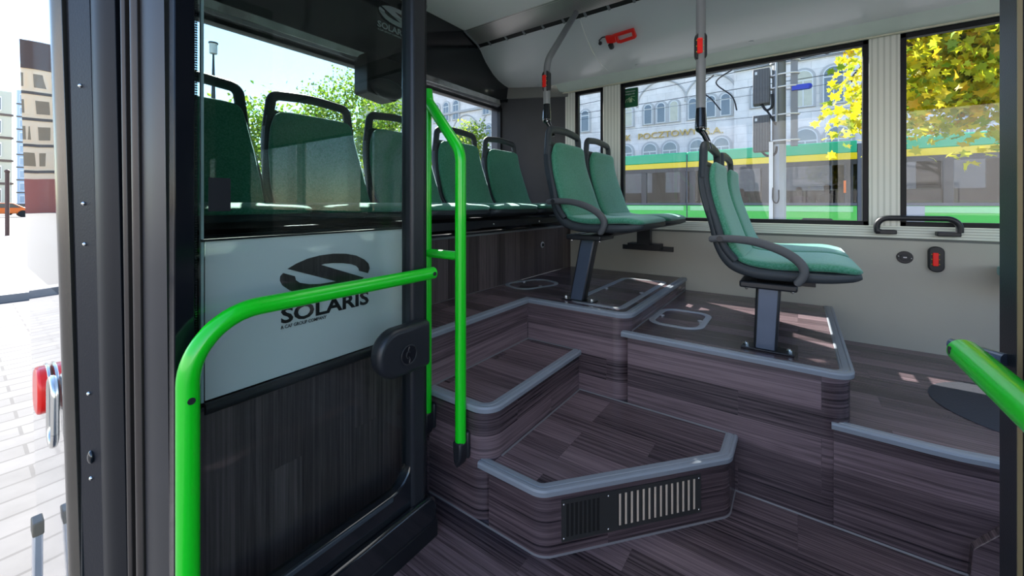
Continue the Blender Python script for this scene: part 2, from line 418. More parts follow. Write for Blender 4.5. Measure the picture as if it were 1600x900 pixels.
def text_obj(name, body, size, mat, parent, M, extrude=.0006, align='LEFT', bold=0, sx=1.0):
    cu = bpy.data.curves.new(name, 'FONT'); cu.body = body; cu.size = size; cu.extrude = extrude; cu.offset = bold; cu.align_x = align; cu.resolution_u = 3
    t = bpy.data.objects.new(name+'_tmp', cu); COL.objects.link(t)
    bpy.context.view_layer.update()
    dg = bpy.context.evaluated_depsgraph_get()
    me = bpy.data.meshes.new_from_object(t.evaluated_get(dg)); me.name = name
    bpy.data.objects.remove(t)
    me.transform(M @ Matrix.Diagonal((sx, 1, 1, 1)))
    me.materials.clear(); me.materials.append(mat)
    o = bpy.data.objects.new(name, me); COL.objects.link(o)
    if parent is not None: o.parent = parent
    return o
# orientation of texts: facing -Y (read along +X) ; facing -X (read along -Y)
def M_face_my(x, y, z): return Matrix(((1, 0, 0, x), (0, 0, -1, y), (0, 1, 0, z), (0, 0, 0, 1)))
def M_face_mx(x, y, z): return Matrix(((0, 0, -1, x), (-1, 0, 0, y), (0, 1, 0, z), (0, 0, 0, 1)))
EMBLEM = [(0.07, 0.312), (0.16, 0.355), (0.27, 0.391), (0.395, 0.41), (0.547, 0.414), (0.699, 0.398), (0.828, 0.363), (0.926, 0.309), (0.984, 0.254), (1.0, 0.195), (0.977, 0.141), (0.863, 0.184), (0.855, 0.215), (0.824, 0.246), (0.762, 0.273), (0.66, 0.297), (0.547, 0.312), (0.449, 0.316), (0.414, 0.309), (0.926, 0.098), (0.855, 0.063), (0.723, 0.023), (0.57, 0.0), (0.426, 0.004), (0.289, 0.02), (0.172, 0.051), (0.09, 0.098), (0.023, 0.156), (0.0, 0.207), (0.004, 0.25), (0.031, 0.277), (0.141, 0.23), (0.152, 0.188), (0.191, 0.156), (0.289, 0.125), (0.402, 0.109), (0.5, 0.109), (0.578, 0.109)]

# ------------------------------------------------------------------ floor, steps, platforms
def block(name, outline, z0, z1, mat, parent):
    """outline counter-clockwise; top grain along Y, sides grain along the perimeter"""
    mb = MB(); n = len(outline)
    mb.add([(x, y, z1) for x, y in outline], [list(range(n))], [[(y, x+.03) for x, y in outline]])
    mb.add([(x, y, z0) for x, y in outline], [list(range(n))[::-1]], [[(y, x) for x, y in outline][::-1]])
    per = 0
    for i in range(n):
        a, b = outline[i], outline[(i+1) % n]; l = math.dist(a, b)
        mb.add([(a[0], a[1], z0), (b[0], b[1], z0), (b[0], b[1], z1), (a[0], a[1], z1)], [(0, 1, 2, 3)], [[(per, z0), (per+l, z0), (per+l, z1), (per, z1)]])
        per += l
    o = mb.build(name, mat, parent, angle=30)
    bm = bmesh.new(); bm.from_mesh(o.data); bmesh.ops.remove_doubles(bm, verts=bm.verts, dist=1e-5); bm.to_mesh(o.data); bm.free()
    o.data.shade_smooth(); o.data.set_sharp_from_angle(angle=math.radians(30))
    return o
NOSEP = [(-.005, -.015), (-.006, -.002), (-.003, .0035), (.004, .0045), (.006, .0025), (.010, .0025), (.012, .0042), (.024, .0042), (.026, .0025), (.029, .0025), (.032, .0005), (.032, -.004), (.001, -.006), (.001, -.015)]
def nosing(name, path, z, parent):
    return MB().sweep([(x, y, z) for x, y in path], NOSEP).build(name, NOSE, parent, angle=30)
def sealant(name, path, z, parent, r=.0032):
    pr = [(-r, 0), (-r*.4, r*.6), (0, r*1.4), (.001, 0)]
    return MB().sweep([(x, y, z+.0005) for x, y in path], pr).build(name, CAULK, parent)

fl = struct('floor')
mb = MB(); mb.box(.02, 1.62, -7, 1.06, -.06, 0); mb.build('floor_covering', W_STEP, fl, grain='y')

st = thing('entrance_step', 'lowest dark wood step with angled front and slotted vent, grey edge strip', 'step')
o1 = rounded([(.96, .775), (.96, .585), (1.44, .178), (1.584, .178), (1.584, .775)], [0, .07, .07, 0, 0], 8)
block('tread', o1, 0, .191, W_STEP, st)
p1 = rounded([(.955, .812), (.955, .587), (1.44, .175), (1.587, .175)], [0, .055, .055, 0], 8, closed=False)
nosing('edge_strip', p1, .191, st)
sealant('base_sealant', rounded([(.96, 1.04), (.96, .585), (1.44, .178), (1.585, .178)], [0, .07, .07, 0], 8, closed=False), 0, st)

st2 = thing('upper_step', 'narrow second wood step behind the green pole, rounded front corner', 'step')
o2 = rounded([(.96, 1.040), (.96, .776), (1.584, .776), (1.584, 1.040)], [0, .07, 0, 0], 8)
block('tread', o2, 0, .36, W_STEP, st2)
nosing('edge_strip', rounded([(.955, 1.042), (.955, .77), (1.584, .77)], [0, .06, 0], 8, closed=False), .36, st2)
sealant('base_sealant', [(1.02, .772), (1.585, .772)], .191, st2)

st3 = thing('rear_platform', 'highest wood platform under the rear bench and rear seat pair', 'platform')
block('platform_deck', rounded([(1.585, 1.041), (1.585, .556), (2.593, .556), (2.593, 1.041)], [0, .07, 0, 0], 8), 0, .547, W_STEP, st3)
block('platform_deck', [(.96, 1.041), (2.593, 1.041), (2.593, 1.335), (.96, 1.335)], 0, .547, W_STEP, st3)
nosing('edge_strip', rounded([(.90, 1.038), (1.582, 1.038), (1.582, .553), (2.588, .553)], [0, 0, .06, 0], 8, closed=False), .547, st3)
sealant('base_sealant', [(.96, 1.04), (1.583, 1.04), (1.583, .79)], .36, st3)
sealant('base_sealant', [(1.583, .775), (1.583, .178)], .191, st3)
sealant('base_sealant', [(1.62, .555), (2.588, .555)], .475, st3)

st4 = thing('front_platform', 'middle height wood platform under the front seat pair', 'platform')
o4 = rounded([(1.585, .56), (1.585, -.135), (2.593, -.135), (2.593, .555)], [0, .07, 0, 0], 8)
block('platform_deck', o4, 0, .475, W_STEP, st4)
nosing('edge_strip', rounded([(1.582, .585), (1.582, -.139), (2.588, -.139)], [0, .055, 0], 8, closed=False), .475, st4)
sealant('base_sealant', [(1.583, .178), (1.583, -.35), (1.60, -.5)], 0, st4)

st5 = thing('side_platform', 'low wood floor level right of the front platform with pale edge strip', 'platform')
o5 = [(1.588, -.09), (1.588, -.33), (1.60, -.42), (1.64, -.60), (1.70, -1.3), (2.593, -1.3), (2.593, -.09)]
block('platform_deck', o5, 0, .317, W_STEP, st5)
nosing('edge_strip', bez3([(1.586, -.085, 0), (1.586, -.2, 0), (1.586, -.33, 0), (1.60, -.42, 0), (1.64, -.6, 0), (1.70, -1.3, 0)], 4) and [(1.586, -.085), (1.586, -.30), (1.589, -.36), (1.60, -.42), (1.638, -.6), (1.698, -1.3)], .317, st5)
# low corner piece at the foot of the side platform
mb = MB(); q = rounded([(-.372, 0), (-.378, .085), (-.44, .165), (-.9, .165), (-.9, 0)], [0, .02, .05, .02, 0], 5)
mb.prism(q, 1.572, 1.60, 'yz'); mb.build('kick_panel', W_STEP, st5, .002, grain='y')
# disc plate in side platform
d = MB(); d.cyl((2.02, -.63, .3165), 'z', .25, .0025, 48); d.build('turntable_cover', DISC, st5); 

# vent grille on the angled front of the lowest step
A = Vector((1.002, .5494, 0)); B = Vector((1.398, .2137, 0))
tdir = (B-A).normalized(); nrm = Vector((tdir.y, -tdir.x, 0))
VM = Matrix(((tdir.x, 0, -nrm.x, A.x), (tdir.y, 0, -nrm.y, A.y), (0, 1, 0, 0), (0, 0, 0, 1)))   # local: u along, v up, w inward
vg = thing('vent_grille', 'black slotted vent plate on the angled front of the lowest step', 'vent')
L_ = (B-A).length
x0v, x1v, z0v, z1v = .004, .466, .038, .157
mb = MB()
holes = []
for i in range(8): holes.append((x0v+.014+.0135*i, .0085))
for i in range(14): holes.append((x0v+.176+.0196*i, .0115))
cur = x0v
def vbox(m, a, b, c, d_, w0, w1):
    vs = [VM @ Vector((u, v, w)) for u in (a, b) for v in (c, d_) for w in (w0, w1)]
    m.add(vs, [(0, 1, 3, 2), (4, 6, 7, 5), (0, 4, 5, 1), (2, 3, 7, 6), (0, 2, 6, 4), (1, 5, 7, 3)])
vbox(mb, x0v, x1v, z0v, z0v+.012, -.003, 0); vbox(mb, x0v, x1v, z1v-.012, z1v, -.003, 0)
for hx, hw in holes:
    vbox(mb, cur, hx, z0v+.012, z1v-.012, -.003, 0); cur = hx+hw
vbox(mb, cur, x1v, z0v+.012, z1v-.012, -.003, 0)
mb.build('vent_plate', simple('vent_plate_dark', (.035, .036, .036), .42, .2), vg)
mb = MB(); vbox(mb, x0v+.010, x0v+.125, z0v+.012, z1v-.012, -.0012, -.0006); vbox(mb, x0v+.17, x1v-.02, z0v+.012, z1v-.012, -.0012, -.0006); mb.build('vent_cavity', simple('vent_cavity_black', (.003, .003, .003), .8), vg)
VANE = simple('vane_lit_cream', (.62, .52, .42), .35, .1)  # cream colour carries the light in the right-hand slots
for k, (hx, hw) in enumerate(holes):
    mb = MB()
    if k >= 8: vbox(mb, hx+.0040, hx+.0105, z0v+.013, z1v-.013, -.0026, -.0014); mb.build('vent_vane', VANE, vg)
for u in (x0v+.006, x0v+.145, x1v-.008):
    for v in (z0v+.01, z1v-.012):
        mb = MB(); mb.sphere(VM @ Vector((u, v, -.003)), .0028, 10, 6); mb.build('screw', CHROME, vg)

# hatch rings let into the platforms
def hatch(name, label, cx, cy, z, lx, ly, r, w=.026, rot=0, knobs=True):
    t = thing(name, label, 'hatch', (cx, cy, z), rot, None)
    outer = rounded([(-lx, -ly), (lx, -ly), (lx, ly), (-lx, ly)], r, 8)
    pr = [(0, 0), (0, .0022), (.003, .003), (w-.003, .003), (w, .0022), (w, 0)]
    MB().sweep([(x, y, .0005) for x, y in outer], pr, closed=True).build('ring', HATCH, t)
    if knobs:
        for sx, sy in ((0, ly-w*1.3), (0, -ly+w*1.3)):
            MB().cyl((sx, sy, .0005), 'z', .010, .004, 14).build('latch', ALU, t)
    return t
hatch('floor_hatch', 'oval grey hatch ring on the rear platform in front of the rear bench', 1.89, 1.215, .547, .15, .105, .085, .022, -.35)
hatch('floor_hatch', 'large rectangular grey hatch frame beside the rear seat pedestal', 2.02, .735, .547, .37, .13, .05, .028, 0)
hatch('floor_hatch', 'rounded grey hatch ring on the front platform left of the seat pedestal', 1.93, .435, .475, .155, .115, .075, .026, 0)

# ------------------------------------------------------------------ far side wall
XW = 2.595
ww = struct('wall_right')
for (y0, y1) in ((-7, .0),(0, 1.5)):
    pass
MB().box(XW, XW+.05, -7, 1.42, -.05, .835).build('lower_panel', BEIGE, ww, 0)
mb = MB(); mb.box(XW-.004, XW+.05, -7, 1.42, .836, .893); mb.build('sill_profile', SILL, ww, .002)
MB().box(XW-.003, XW+.03, -7, 1.42, .826, .835).build('sill_joint', simple('joint_dark', (.12, .13, .12), .5), ww)
# pillars between windows
wins = [(1.087, 1.30), (-.28, .965), (-1.9, -.392), (-3.3, -2.02), (-4.7, -3.42), (-6.6, -4.82)]
ys = [1.45]+[v for w in wins for v in (w[1], w[0])]+[-7]
for i in range(0, len(ys), 2):
    MB().box(XW-.006, XW+.05, ys[i+1], ys[i], .893, 1.80).build('pillar', PILLAR, ww, .003)
MB().box(XW, XW+.05, -7, 1.45, 1.80, 1.86).build('upper_panel', LEDGE, ww)
# overhanging ledge above the windows
lp = [(XW+.02, 1.80), (XW-.012, 1.80), (XW-.022, 1.806), (XW-.085, 1.845), (XW-.10, 1.857), (XW-.09, 1.865), (XW+.02, 1.865)]
MB().prism(lp, -7, 1.41, 'xz').build('window_ledge', LEDGE, ww, .002)
MB().prism([(XW-.024, 1.797), (XW-.012, 1.797), (XW-.012, 1.803), (XW-.026, 1.803)], -7, 1.41, 'xz').build('ledge_bead', simple('bead_cream', (.7, .68, .52), .4), ww)
MB().prism([(XW-.088, 1.85), (XW-.104, 1.857), (XW-.10, 1.866), (XW-.06, 1.866)], -7, 1.44, 'xz').build('ledge_lip', COVE, ww)
def side_window(n, y0, y1):
    w = struct('window_%d' % n)
    z0, z1, f = .893, 1.80, .022
    mb = MB()
    for (a, b, c, d_) in ((y0, y1, z0, z0+f), (y0, y1, z1-f*1.1, z1), (y0, y0+f, z0, z1), (y1-f, y1, z0, z1)):
        mb.box(XW+.0, XW+.035, a, b, c, d_)
    mb.build('window_gasket', RUBBER, w, .003)
    MB().box(XW+.034, XW+.038, y0, y1, z0, z1).build('pane', G_WIN, w)
for i, (a, b) in enumerate(wins): side_window(i+1, a, b)

# ------------------------------------------------------------------ rear wall, bench panel, header
rw = struct('wall_rear')
MB().box(.19, 2.65, 1.80, 1.88, -.1, .95).build('rear_lower_panel', BLK, rw)
MB().box(.17, .30, 1.80, 1.88, .95, 1.72).build('rear_corner_post', BLK, rw)
MB().box(2.36, 2.65, 1.80, 1.88, .95, 1.90).build('rear_corner_post', DGREY, rw)
MB().box(.17, 2.65, 1.80, 1.88, 1.70, 2.12).build('rear_upper_panel', BLK, rw)
# dark corner panel between rear window and side wall
cq = bez3([(2.37, 1.80, 0), (2.42, 1.70, 0), (2.50, 1.55, 0), (2.57, 1.42, 0), (XW, 1.36, 0)], 5)
inner = [(v.x, v.y) for v in cq]
MB().prism(inner+[(2.65, 1.36), (2.65, 1.85), (2.37, 1.85)], .547, 1.80, 'xy').build('corner_panel', DGREY, rw, 0)
MB().prism([(x-.012, y-.006) for x, y in inner]+[(2.65, 1.36), (2.65, 1.85), (2.37, 1.85)], 1.775, 1.87, 'xy').build('corner_cap', simple('corner_cap_grey', (.19, .19, .185), .4), rw, .003)
w = struct('window_7')
mb = MB()
for (a, b, c, d_) in ((.30, 2.38, .92, .95), (.30, 2.38, 1.685, 1.71), (.30, .325, .92, 1.71), (2.355, 2.38, .92, 1.71)): mb.box(a, b, 1.79, 1.825, c, d_)
mb.build('window_gasket', RUBBER, w, .004)
MB().box(.30, 2.38, 1.83, 1.835, .92, 1.71).build('pane', G_WIN, w)
mb = MB(); mb.prism([(1.745, 1.712), (1.758, 1.762), (1.80, 1.765), (1.80, 1.70), (1.76, 1.70)], .32, 2.30, 'yz'); mb.build('sun_strip', CHSTRIP, w, .002)
# cove profile used both for the side cove and the header outline
cove_prof = [(2.035, 2.035), (2.05, 2.018), (2.08, 1.988), (2.11, 1.962), (2.147, 1.937), (2.20, 1.904), (2.265, 1.878), (2.34, 1.861), (2.42, 1.853), (2.51, 1.852)]
hd = [(.38, 2.095), (1.876, 2.092), (2.01, 2.045)]+cove_prof[1:]+[(2.515, 1.80), (2.50, 1.775), (2.44, 1.75), (2.30, 1.752), (.30, 1.752), (.22, 1.85)]
mb = MB(); n = len(hd)
def hy(z): return 1.715+(2.10-z)*.11
mb.add([(x, hy(z), z) for x, z in hd]+[(x, 1.80, z) for x, z in hd], [list(range(n))[::-1], list(range(n, 2*n))]+[(i, (i+1) % n, n+(i+1) % n, n+i) for i in range(n)])
hp = mb.build('header_panel', HEADER, rw, 0)
text_obj('header_lettering', 'SOLARIS', .043, WHITE, hp, M_face_my(1.248, hy(1.917)-.004, 1.900), .0008, 'LEFT', .0011, 1.17)
text_obj('header_small_lettering', 'A CAF GROUP COMPANY', .013, WHITE, hp, M_face_my(1.252, hy(1.88)-.004, 1.885), .0005)
MB().prism([(1.25+.235*u, 1.937+.235*v*.95) for u, v in EMBLEM], hy(1.99)-.006, hy(1.99)-.0045, 'xz').build('emblem', WHITE, hp)
# black display box hanging under the header with a domed base
bx = thing('camera_housing', 'black box with rounded domed base hanging from the rear header', 'camera', (1.27, 1.74, 1.54))
MB().prism(rounded([(-.115, -.0), (.05, -.02), (.115, .05), (.115, .19), (-.115, .19)], [.015, .03, .03, .005, .005], 5), -.06, .05, 'xz').build('housing', RUBBER, bx, .004)
mb = MB(); mb.sphere((.0, -.06, .035), .10, 24, 12, (1, .35, .5)); mb.build('dome', BLK, bx)
# grey tube in front of the header
t = thing('ceiling_grab_bar', 'pale grey-green horizontal bar crossing in front of the emblem at the ceiling', 'handrail', (0, 0, 0))
MB().tube([(.95, 1.62, 2.045), (1.46, 1.62, 2.045)], .022, 20).build('tube', GREYTUBE, t)
MB().tube([(1.285, 1.62, 2.045), (1.297, 1.62, 2.045)], .024, 20).build('collar', BLK, t)
MB().tube([(1.455, 1.62, 2.045), (1.455, 1.62, 2.095)], .016, 14).build('bracket', BLK, t)
MB().tube([(.96, 1.62, 2.045), (.96, 1.62, 2.095)], .016, 14).build('bracket', BLK, t)
# bench panel under the rear bench
bp = thing('bench_base_panel', 'vertical grain wood panel below the rear bench with a lock', 'panel')
MB().box(.96, 2.594, 1.336, 1.36, .547, .835).build('panel_board', W_PANEL, bp, .001, grain='z')
MB().box(.96, 2.594, 1.330, 1.365, .834, .845).build('top_trim', simple('trim_grey', (.2, .21, .23), .4), bp, .002)
sealant('base_sealant', [(.96, 1.3375), (2.55, 1.3375)], .547, bp)
mb = MB(); mb.cyl((2.20, 1.337, .735), 'y', .020, -.006, 24); lk = mb.build('lock', ALU, bp, .002)
MB().cyl((2.20, 1.331, .735), 'y', .011, -.003, 20).build('lock_cylinder', BLK, lk)
MB().box(.30, .96, 1.336, 1.36, .0, .84).build('panel_board', W_PANEL, bp, 0, grain='z')

# ------------------------------------------------------------------ ceiling
ce = struct('ceiling')
MB().box(.84, 1.876, -7, 1.712, 2.092, 2.12).build('centre_panel', CEIL, ce)
def sheet(prof, y0, y1, t, name, mat, parent, nrm_up=True):
    pts = prof; back = [(x+.002, z+t) for x, z in reversed(prof)]
    return MB().prism(pts+back, y0, y1, 'xz').build(name, mat, parent, 0, 50)
sheet(cove_prof, .992, 1.745, .006, 'cove_panel', COVE, ce)
sheet(cove_prof, -.70, .989, .006, 'cove_panel', COVE, ce)
sheet(cove_prof, -7, -.703, .006, 'cove_panel', COVE, ce)
lr = MB(); lr.prism([(1.874, 2.092), (1.885, 2.083), (1.99, 2.048), (2.005, 2.045), (2.012, 2.052), (2.0, 2.07), (1.88, 2.11)], -7, 1.705, 'xz'); lr.build('lamp_rail', RAIL, ce, .002)
MB().prism([(2.0, 2.05), (2.05, 2.03), (2.05, 2.09), (2.0, 2.10)], -7, 1.745, 'xz').build('vent_slot', simple('slot_black', (.004, .004, .005), .6), ce)
for k in range(22):
    y = 1.62-.135*k
    mb = MB(); mb.prism([(2.006, 2.044), (2.036, 2.030), (2.036, 2.05), (2.006, 2.06)], y, y+.014, 'xz'); mb.build('slot_bracket', GREYTUBE, ce, .002)
mb = MB(); mb.tube([(1.868, 1.712, 2.092), (1.90, 1.708, 2.075), (1.995, 1.708, 2.042), (2.02, 1.712, 2.03)], .006, 10); mb.build('rail_end_clip', GREYTUBE, ce)
for (x, y, z) in ((2.44, .80, 1.848), (2.44, 1.52, 1.848), (2.44, .20, 1.848)):
    mb = MB(); mb.sphere((x, y, z+.002), .013, 16, 8, (1, 1, .4)); mb.build('cover_button', COVE, ce)
# near side cove and rail (mirror of the far side)
mir = lambda prof: [(2.72-x, z) for x, z in prof]
sheet(mir(cove_prof)[:-1], -7, 1.745, .006, 'near_cove_panel', COVE, ce)
MB().prism(mir([(1.874, 2.092), (1.885, 2.083), (1.99, 2.048), (2.04, 2.035), (2.04, 2.10), (1.88, 2.11)]), -7, 1.705, 'xz').build('near_lamp_rail', RAIL, ce)
MB().box(.10, 2.66, -7.05, 1.88, 2.14, 2.22).build('roof_shell', BEIGE, ce)

# ------------------------------------------------------------------ near side wall (door side)
wl = struct('wall_left')
def tx(x, z, c=.0225): return x+c*(1-z)
def tprism(pts, z0, z1, c):     # vertical prism following the slight lean of the body side
    mb = MB(); n = len(pts)
    mb.add([(tx(x, z0, c), y, z0) for x, y in pts]+[(tx(x, z1, c), y, z1) for x, y in pts],
           [list(range(n))[::-1], list(range(n, 2*n))]+[(i, (i+1) % n, n+(i+1) % n, n+i) for i in range(n)])
    return mb
tprism([(.131, 1.30), (.131, 1.97), (.150, 1.97), (.150, 1.30)], -.22, .90, .0225).build('outer_skin', FILMBODY, wl)
tprism([(.131, 1.30), (.131, 1.36), (.150, 1.36), (.150, 1.30)], .90, 2.05, .0225).build('outer_post', FILMBODY, wl)
tprism([(.131, 1.90), (.131, 1.97), (.150, 1.97), (.150, 1.90)], .90, 2.05, .0225).build('outer_post', FILMBODY, wl)
tprism([(.129, 1.31), (.129, 1.965), (.131, 1.965), (.131, 1.31)], .80, 1.95, .0225).build('pane', glass('side_pane_reflective', (.3, .33, .33), 1.0, 0, 2.2, .5), wl)
MB().box(.19, .21, 1.30, 1.80, -.1, .88).build('inner_lining', DGREY, wl)
MB().box(.14, .30, -7, 1.80, 2.0, 2.14).build('door_header', BLK, wl)
MB().box(.13, .17, -7, -.42, -.3, .90).build('outer_skin', FILMBODY, wl)
for y in (-.42, -1.9, -3.3, -4.7, -6.9): MB().box(.13, .17, y-.1, y, .9, 2.05).build('outer_post', BLK, wl)
MB().box(.13, .17, -7, -.42, 1.85, 2.1).build('outer_skin', BLK, wl)
MB().box(.13, 2.65, -7.05, -7, -.1, 2.15).build('front_bulkhead', DGREY, wl)
# jamb: vertical profiles from the outer edge inwards
jm = struct('trim_1')
def P2(s): return (.13+.105*s, 1.30-.32*s)
def jprof(name, s0, s1, out, mat, c, bulge=0, bevel=.001):
    a = P2(s0); b = P2(s1); nx, ny = -.32, -.105; l = math.hypot(nx, ny); nx /= l; ny /= l   # towards the camera
    pts = []
    k = 8
    for i in range(k+1):
        t = i/k; o = out+bulge*math.sin(PI*t)
        pts.append((a[0]+(b[0]-a[0])*t+nx*o, a[1]+(b[1]-a[1])*t+ny*o))
    pts += [(b[0]+.03, b[1]+.02), (a[0]+.03, a[1]+.02)]
    return tprism(pts, -.2, 2.0, c).build(name, mat, jm, bevel)
jprof('outer_corner_trim', -.02, .11, .000, TRIMM, .0225, .006)
jprof('corner_gap', .11, .165, -.006, RUBBER, .021)
jprof('jamb_plate', .165, .375, .000, JAMBB, .019)
jprof('rounded_seal', .375, .60, .000, RUBBER, .016, .010)
jprof('seal_groove', .60, .655, -.006, JAMBB, .012)
jprof('thin_seal_lip', .655, .695, .004, SEAL, .010, .003)
jprof('seal_groove', .695, .735, -.005, RUBBER, .010)
jprof('wide_seal_lip', .735, .80, .004, SEAL, .009, .005)
jprof('door_post_face', .80, 1.0, .000, DMETAL, .008, .002)
jprof('post_edge', 1.0, 1.006, .001, DMETAL, .008)
for z in (1.245, 1.0, .915, .60, .42, .175):
    s = .27; x, y = P2(s)
    mb = MB(); mb.sphere((tx(x, z, .019)-.0005, y, z), .0042, 10, 6); mb.build('jamb_screw', CHROME, jm)
mb = MB(); x, y = P2(.27); mb.sphere((tx(x, .465, .019), y, .465), .013, 14, 8, (.5, .8, 1.1)); mb.build('striker_dimple', BLKG, jm)
MB().box(.16, .30, 1.25, 1.34, -.2, 2.0).build('post_core', BLK, jm)
# marker lamp and oval chrome ring on the outer skin
t = thing('marker_lamp', 'red oval side marker lamp on the polished bus flank at far left', 'lamp', (.135, 1.52, .54))
mb = MB(); mb.prism(rounded([(-.055, -.055), (.055, -.055), (.055, .055), (-.055, .055)], .045, 6), -.020, .004, 'yz'); mb.build('lens', RED, t, .006)
mb = MB(); mb.prism(rounded([(-.06, -.06), (.06, -.06), (.06, .06), (-.06, .06)], .05, 6), -.004, .002, 'yz'); mb.build('base', CHROME, t, .002)
t = thing('filler_ring', 'narrow oval chrome ring with dark centre beside the red marker lamp', 'fitting', (.135, 1.385, .525))
rp = rounded([(-.035, -.075), (.035, -.075), (.035, .075), (-.035, .075)], .035, 8)
mb = MB(); mb.tube([(-.004, y, z) for y, z in rp]+[(-.004, rp[0][0], rp[0][1])], .007, 10, caps=False); mb.build('ring', CHROME, t)
MB().prism(rp, -.003, .003, 'yz').build('centre', BLKG, t)
t = thing('step_post', 'short aluminium bar with orange end by the bus skirt, bottom left', 'bar', (.128, 1.58, -.05))
MB().box(-.012, .004, -.02, .02, .0, .235).build('bar_body', ALU, t, .003)
MB().box(-.014, .006, -.022, .022, .21, .245).build('end_cap', simple('cap_brown', (.14, .12, .09), .5), t, .003)
MB().box(-.018, .0, -.045, -.02, -.03, .07).build('orange_tip', ORANGE, t, .004)

# ------------------------------------------------------------------ door leaves (swung inwards)
d1 = struct('door_1')
Y0, Y1 = .915, .945
yf = Y0
fr = MB()
MB().box(.768, .822, Y0-.012, Y1+.012, .03, 1.95).build('lock_stile', BLK, d1, .012, segs=3)
MB().box(.820, .836, Y0+.0, Y1+.0, .09, 1.95).build('edge_seal', RUBBER, d1, .006)
MB().box(.231, .262, Y0, Y1, .02, 1.95).build('hinge_stile', FRIT, d1, .002)
# dotted band next to the hinge side
m, nt, out = new_mat('dotted_frit'); Lk = nt.links.new
tc = nd(nt, 'ShaderNodeTexCoord'); vo = nd(nt, 'ShaderNodeTexVoronoi'); vo.inputs['Scale'].default_value = 210; vo.inputs['Randomness'].default_value = 0
mpn = nd(nt, 'ShaderNodeMapping'); mpn.inputs['Scale'].default_value = (1, 0, 1); Lk(tc.outputs['Object'], mpn.inputs[0]); Lk(mpn.outputs[0], vo.inputs['Vector'])
gt = nd(nt, 'ShaderNodeMath', operation='GREATER_THAN'); gt.inputs[1].default_value = .36; Lk(vo.outputs['Distance'], gt.inputs[0])
pb = nd(nt, 'ShaderNodeBsdfPrincipled'); pb.inputs['Base Color'].default_value = (.01, .012, .016, 1); pb.inputs['Roughness'].default_value = .2
tr = nd(nt, 'ShaderNodeBsdfTransparent'); tr.inputs[0].default_value = (.6, .68, .66, 1); mxs = nd(nt, 'ShaderNodeMixShader')
Lk(gt.outputs[0], mxs.inputs[0]); Lk(pb.outputs[0], mxs.inputs[1]); Lk(tr.outputs[0], mxs.inputs[2]); Lk(mxs.outputs[0], out.inputs[0])
MB().box(.262, .270, Y0+.011, Y0+.0125, .02, 1.95).build('dotted_band', m, d1)
MB().box(.262, .775, Y0+.013, Y0+.018, .15, 1.95).build('glass_pane', G_DOOR, d1)
# bottom rail with curved inner corner and step-shaped skirt
q = [(.25, .02), (.826, .02), (.826, .30), (.772, .30)]+[(.772-.07*(1-math.cos(a)), .30-.07-(.07)*math.sin(a)+.03) for a in [i*PI/2/6 for i in range(0, 7)]]+[(.25, .19)]
MB().prism(q, Y0-.004, Y1, 'xz').build('bottom_rail', BLKG, d1, .004)
MB().prism([(.25, .178), (.705, .178), (.705, .19), (.25, .19)], Y0-.010, Y0-.003, 'xz').build('glass_gasket', simple('gasket_sheen', (.035, .045, .055), .25), d1, .002)
MB().prism(rounded([(.25, .018), (.850, .018), (.850, .125), (.25, .125)], [0, .01, .03, 0], 5), Y0-.028, Y0-.003, 'xz').build('lower_skirt', BLKG, d1, .008)
MB().prism([(.25, -.001), (.850, -.001), (.850, .05), (.25, .05)], Y0-.032, Y1+.004, 'xz').build('brush_strip', RUBBER, d1, .003)
mb = MB(); mb.cyl((.575, Y0-.029, .045), 'y', .011, -.005, 18); mb.build('skirt_bolt', ALU, d1, .001)
# hinge cover
hc = rounded([(.628, .532), (.806, .532), (.806, .664), (.628, .664)], [.064, 0, 0, .064], 10)
MB().prism([(x, z-.06) if False else (x, z) for x, z in hc], Y0-.052, Y0-.006, 'xz').build('hinge_cover', BLK, d1, .014, segs=4)
BX, BZ = .722, .588
mb = MB(); mb.tube([(BX+.026*math.cos(a), Y0-.054, BZ+.026*math.sin(a)) for a in [i*2*PI/24 for i in range(25)]], .0016, 8, caps=False); k1 = mb.build('cover_badge', DMETAL, d1)
MB().cyl((BX, Y0-.050, BZ), 'y', .025, -.003, 28).build('badge_disc', BLKG, k1)
mb = MB(); mb.tube([(BX, Y0-.0545, BZ+.022), (BX-.003, Y0-.0545, BZ+.012), (BX+.002, Y0-.0545, BZ+.005)], .0016, 6); mb.tube([(BX, Y0-.0545, BZ-.022), (BX+.003, Y0-.0545, BZ-.012), (BX-.002, Y0-.0545, BZ-.005)], .0016, 6)
mb.tube([(BX+.010*math.cos(a), Y0-.0545, BZ+.010*math.sin(a)) for a in [PI*.6+i*PI*.8/8 for i in range(9)]], .0014, 6); mb.build('badge_mark', DMETAL, k1)
# green rail of the leaf
rp = arcpath([(.241, .878, -.02), (.241, .878, .795), (.826, .878, .795)], [0, .115, 0], 16)
gr = MB().tube(rp, .0175, 24, sx=1.0).build('green_handrail', GREEN, d1)
gr['label'] = 'bright green curved handrail'
mb = MB(); mb.cyl((.815, .8605, .795), 'y', .006, -.0012, 16); mb.build('rail_plug', BLK, gr)
mb = MB(); mb.cyl((.241, .8603, .655), 'y', .006, -.0012, 16); mb.build('rail_plug', BLK, gr)
MB().tube([(.800, .885, .795), (.800, .92, .795)], .008, 12).build('rail_bracket', BLK, d1)
MB().box(.284, .320, Y0+.002, Y0+.006, .985, 1.05).build('black_tab', RUBBER, d1)

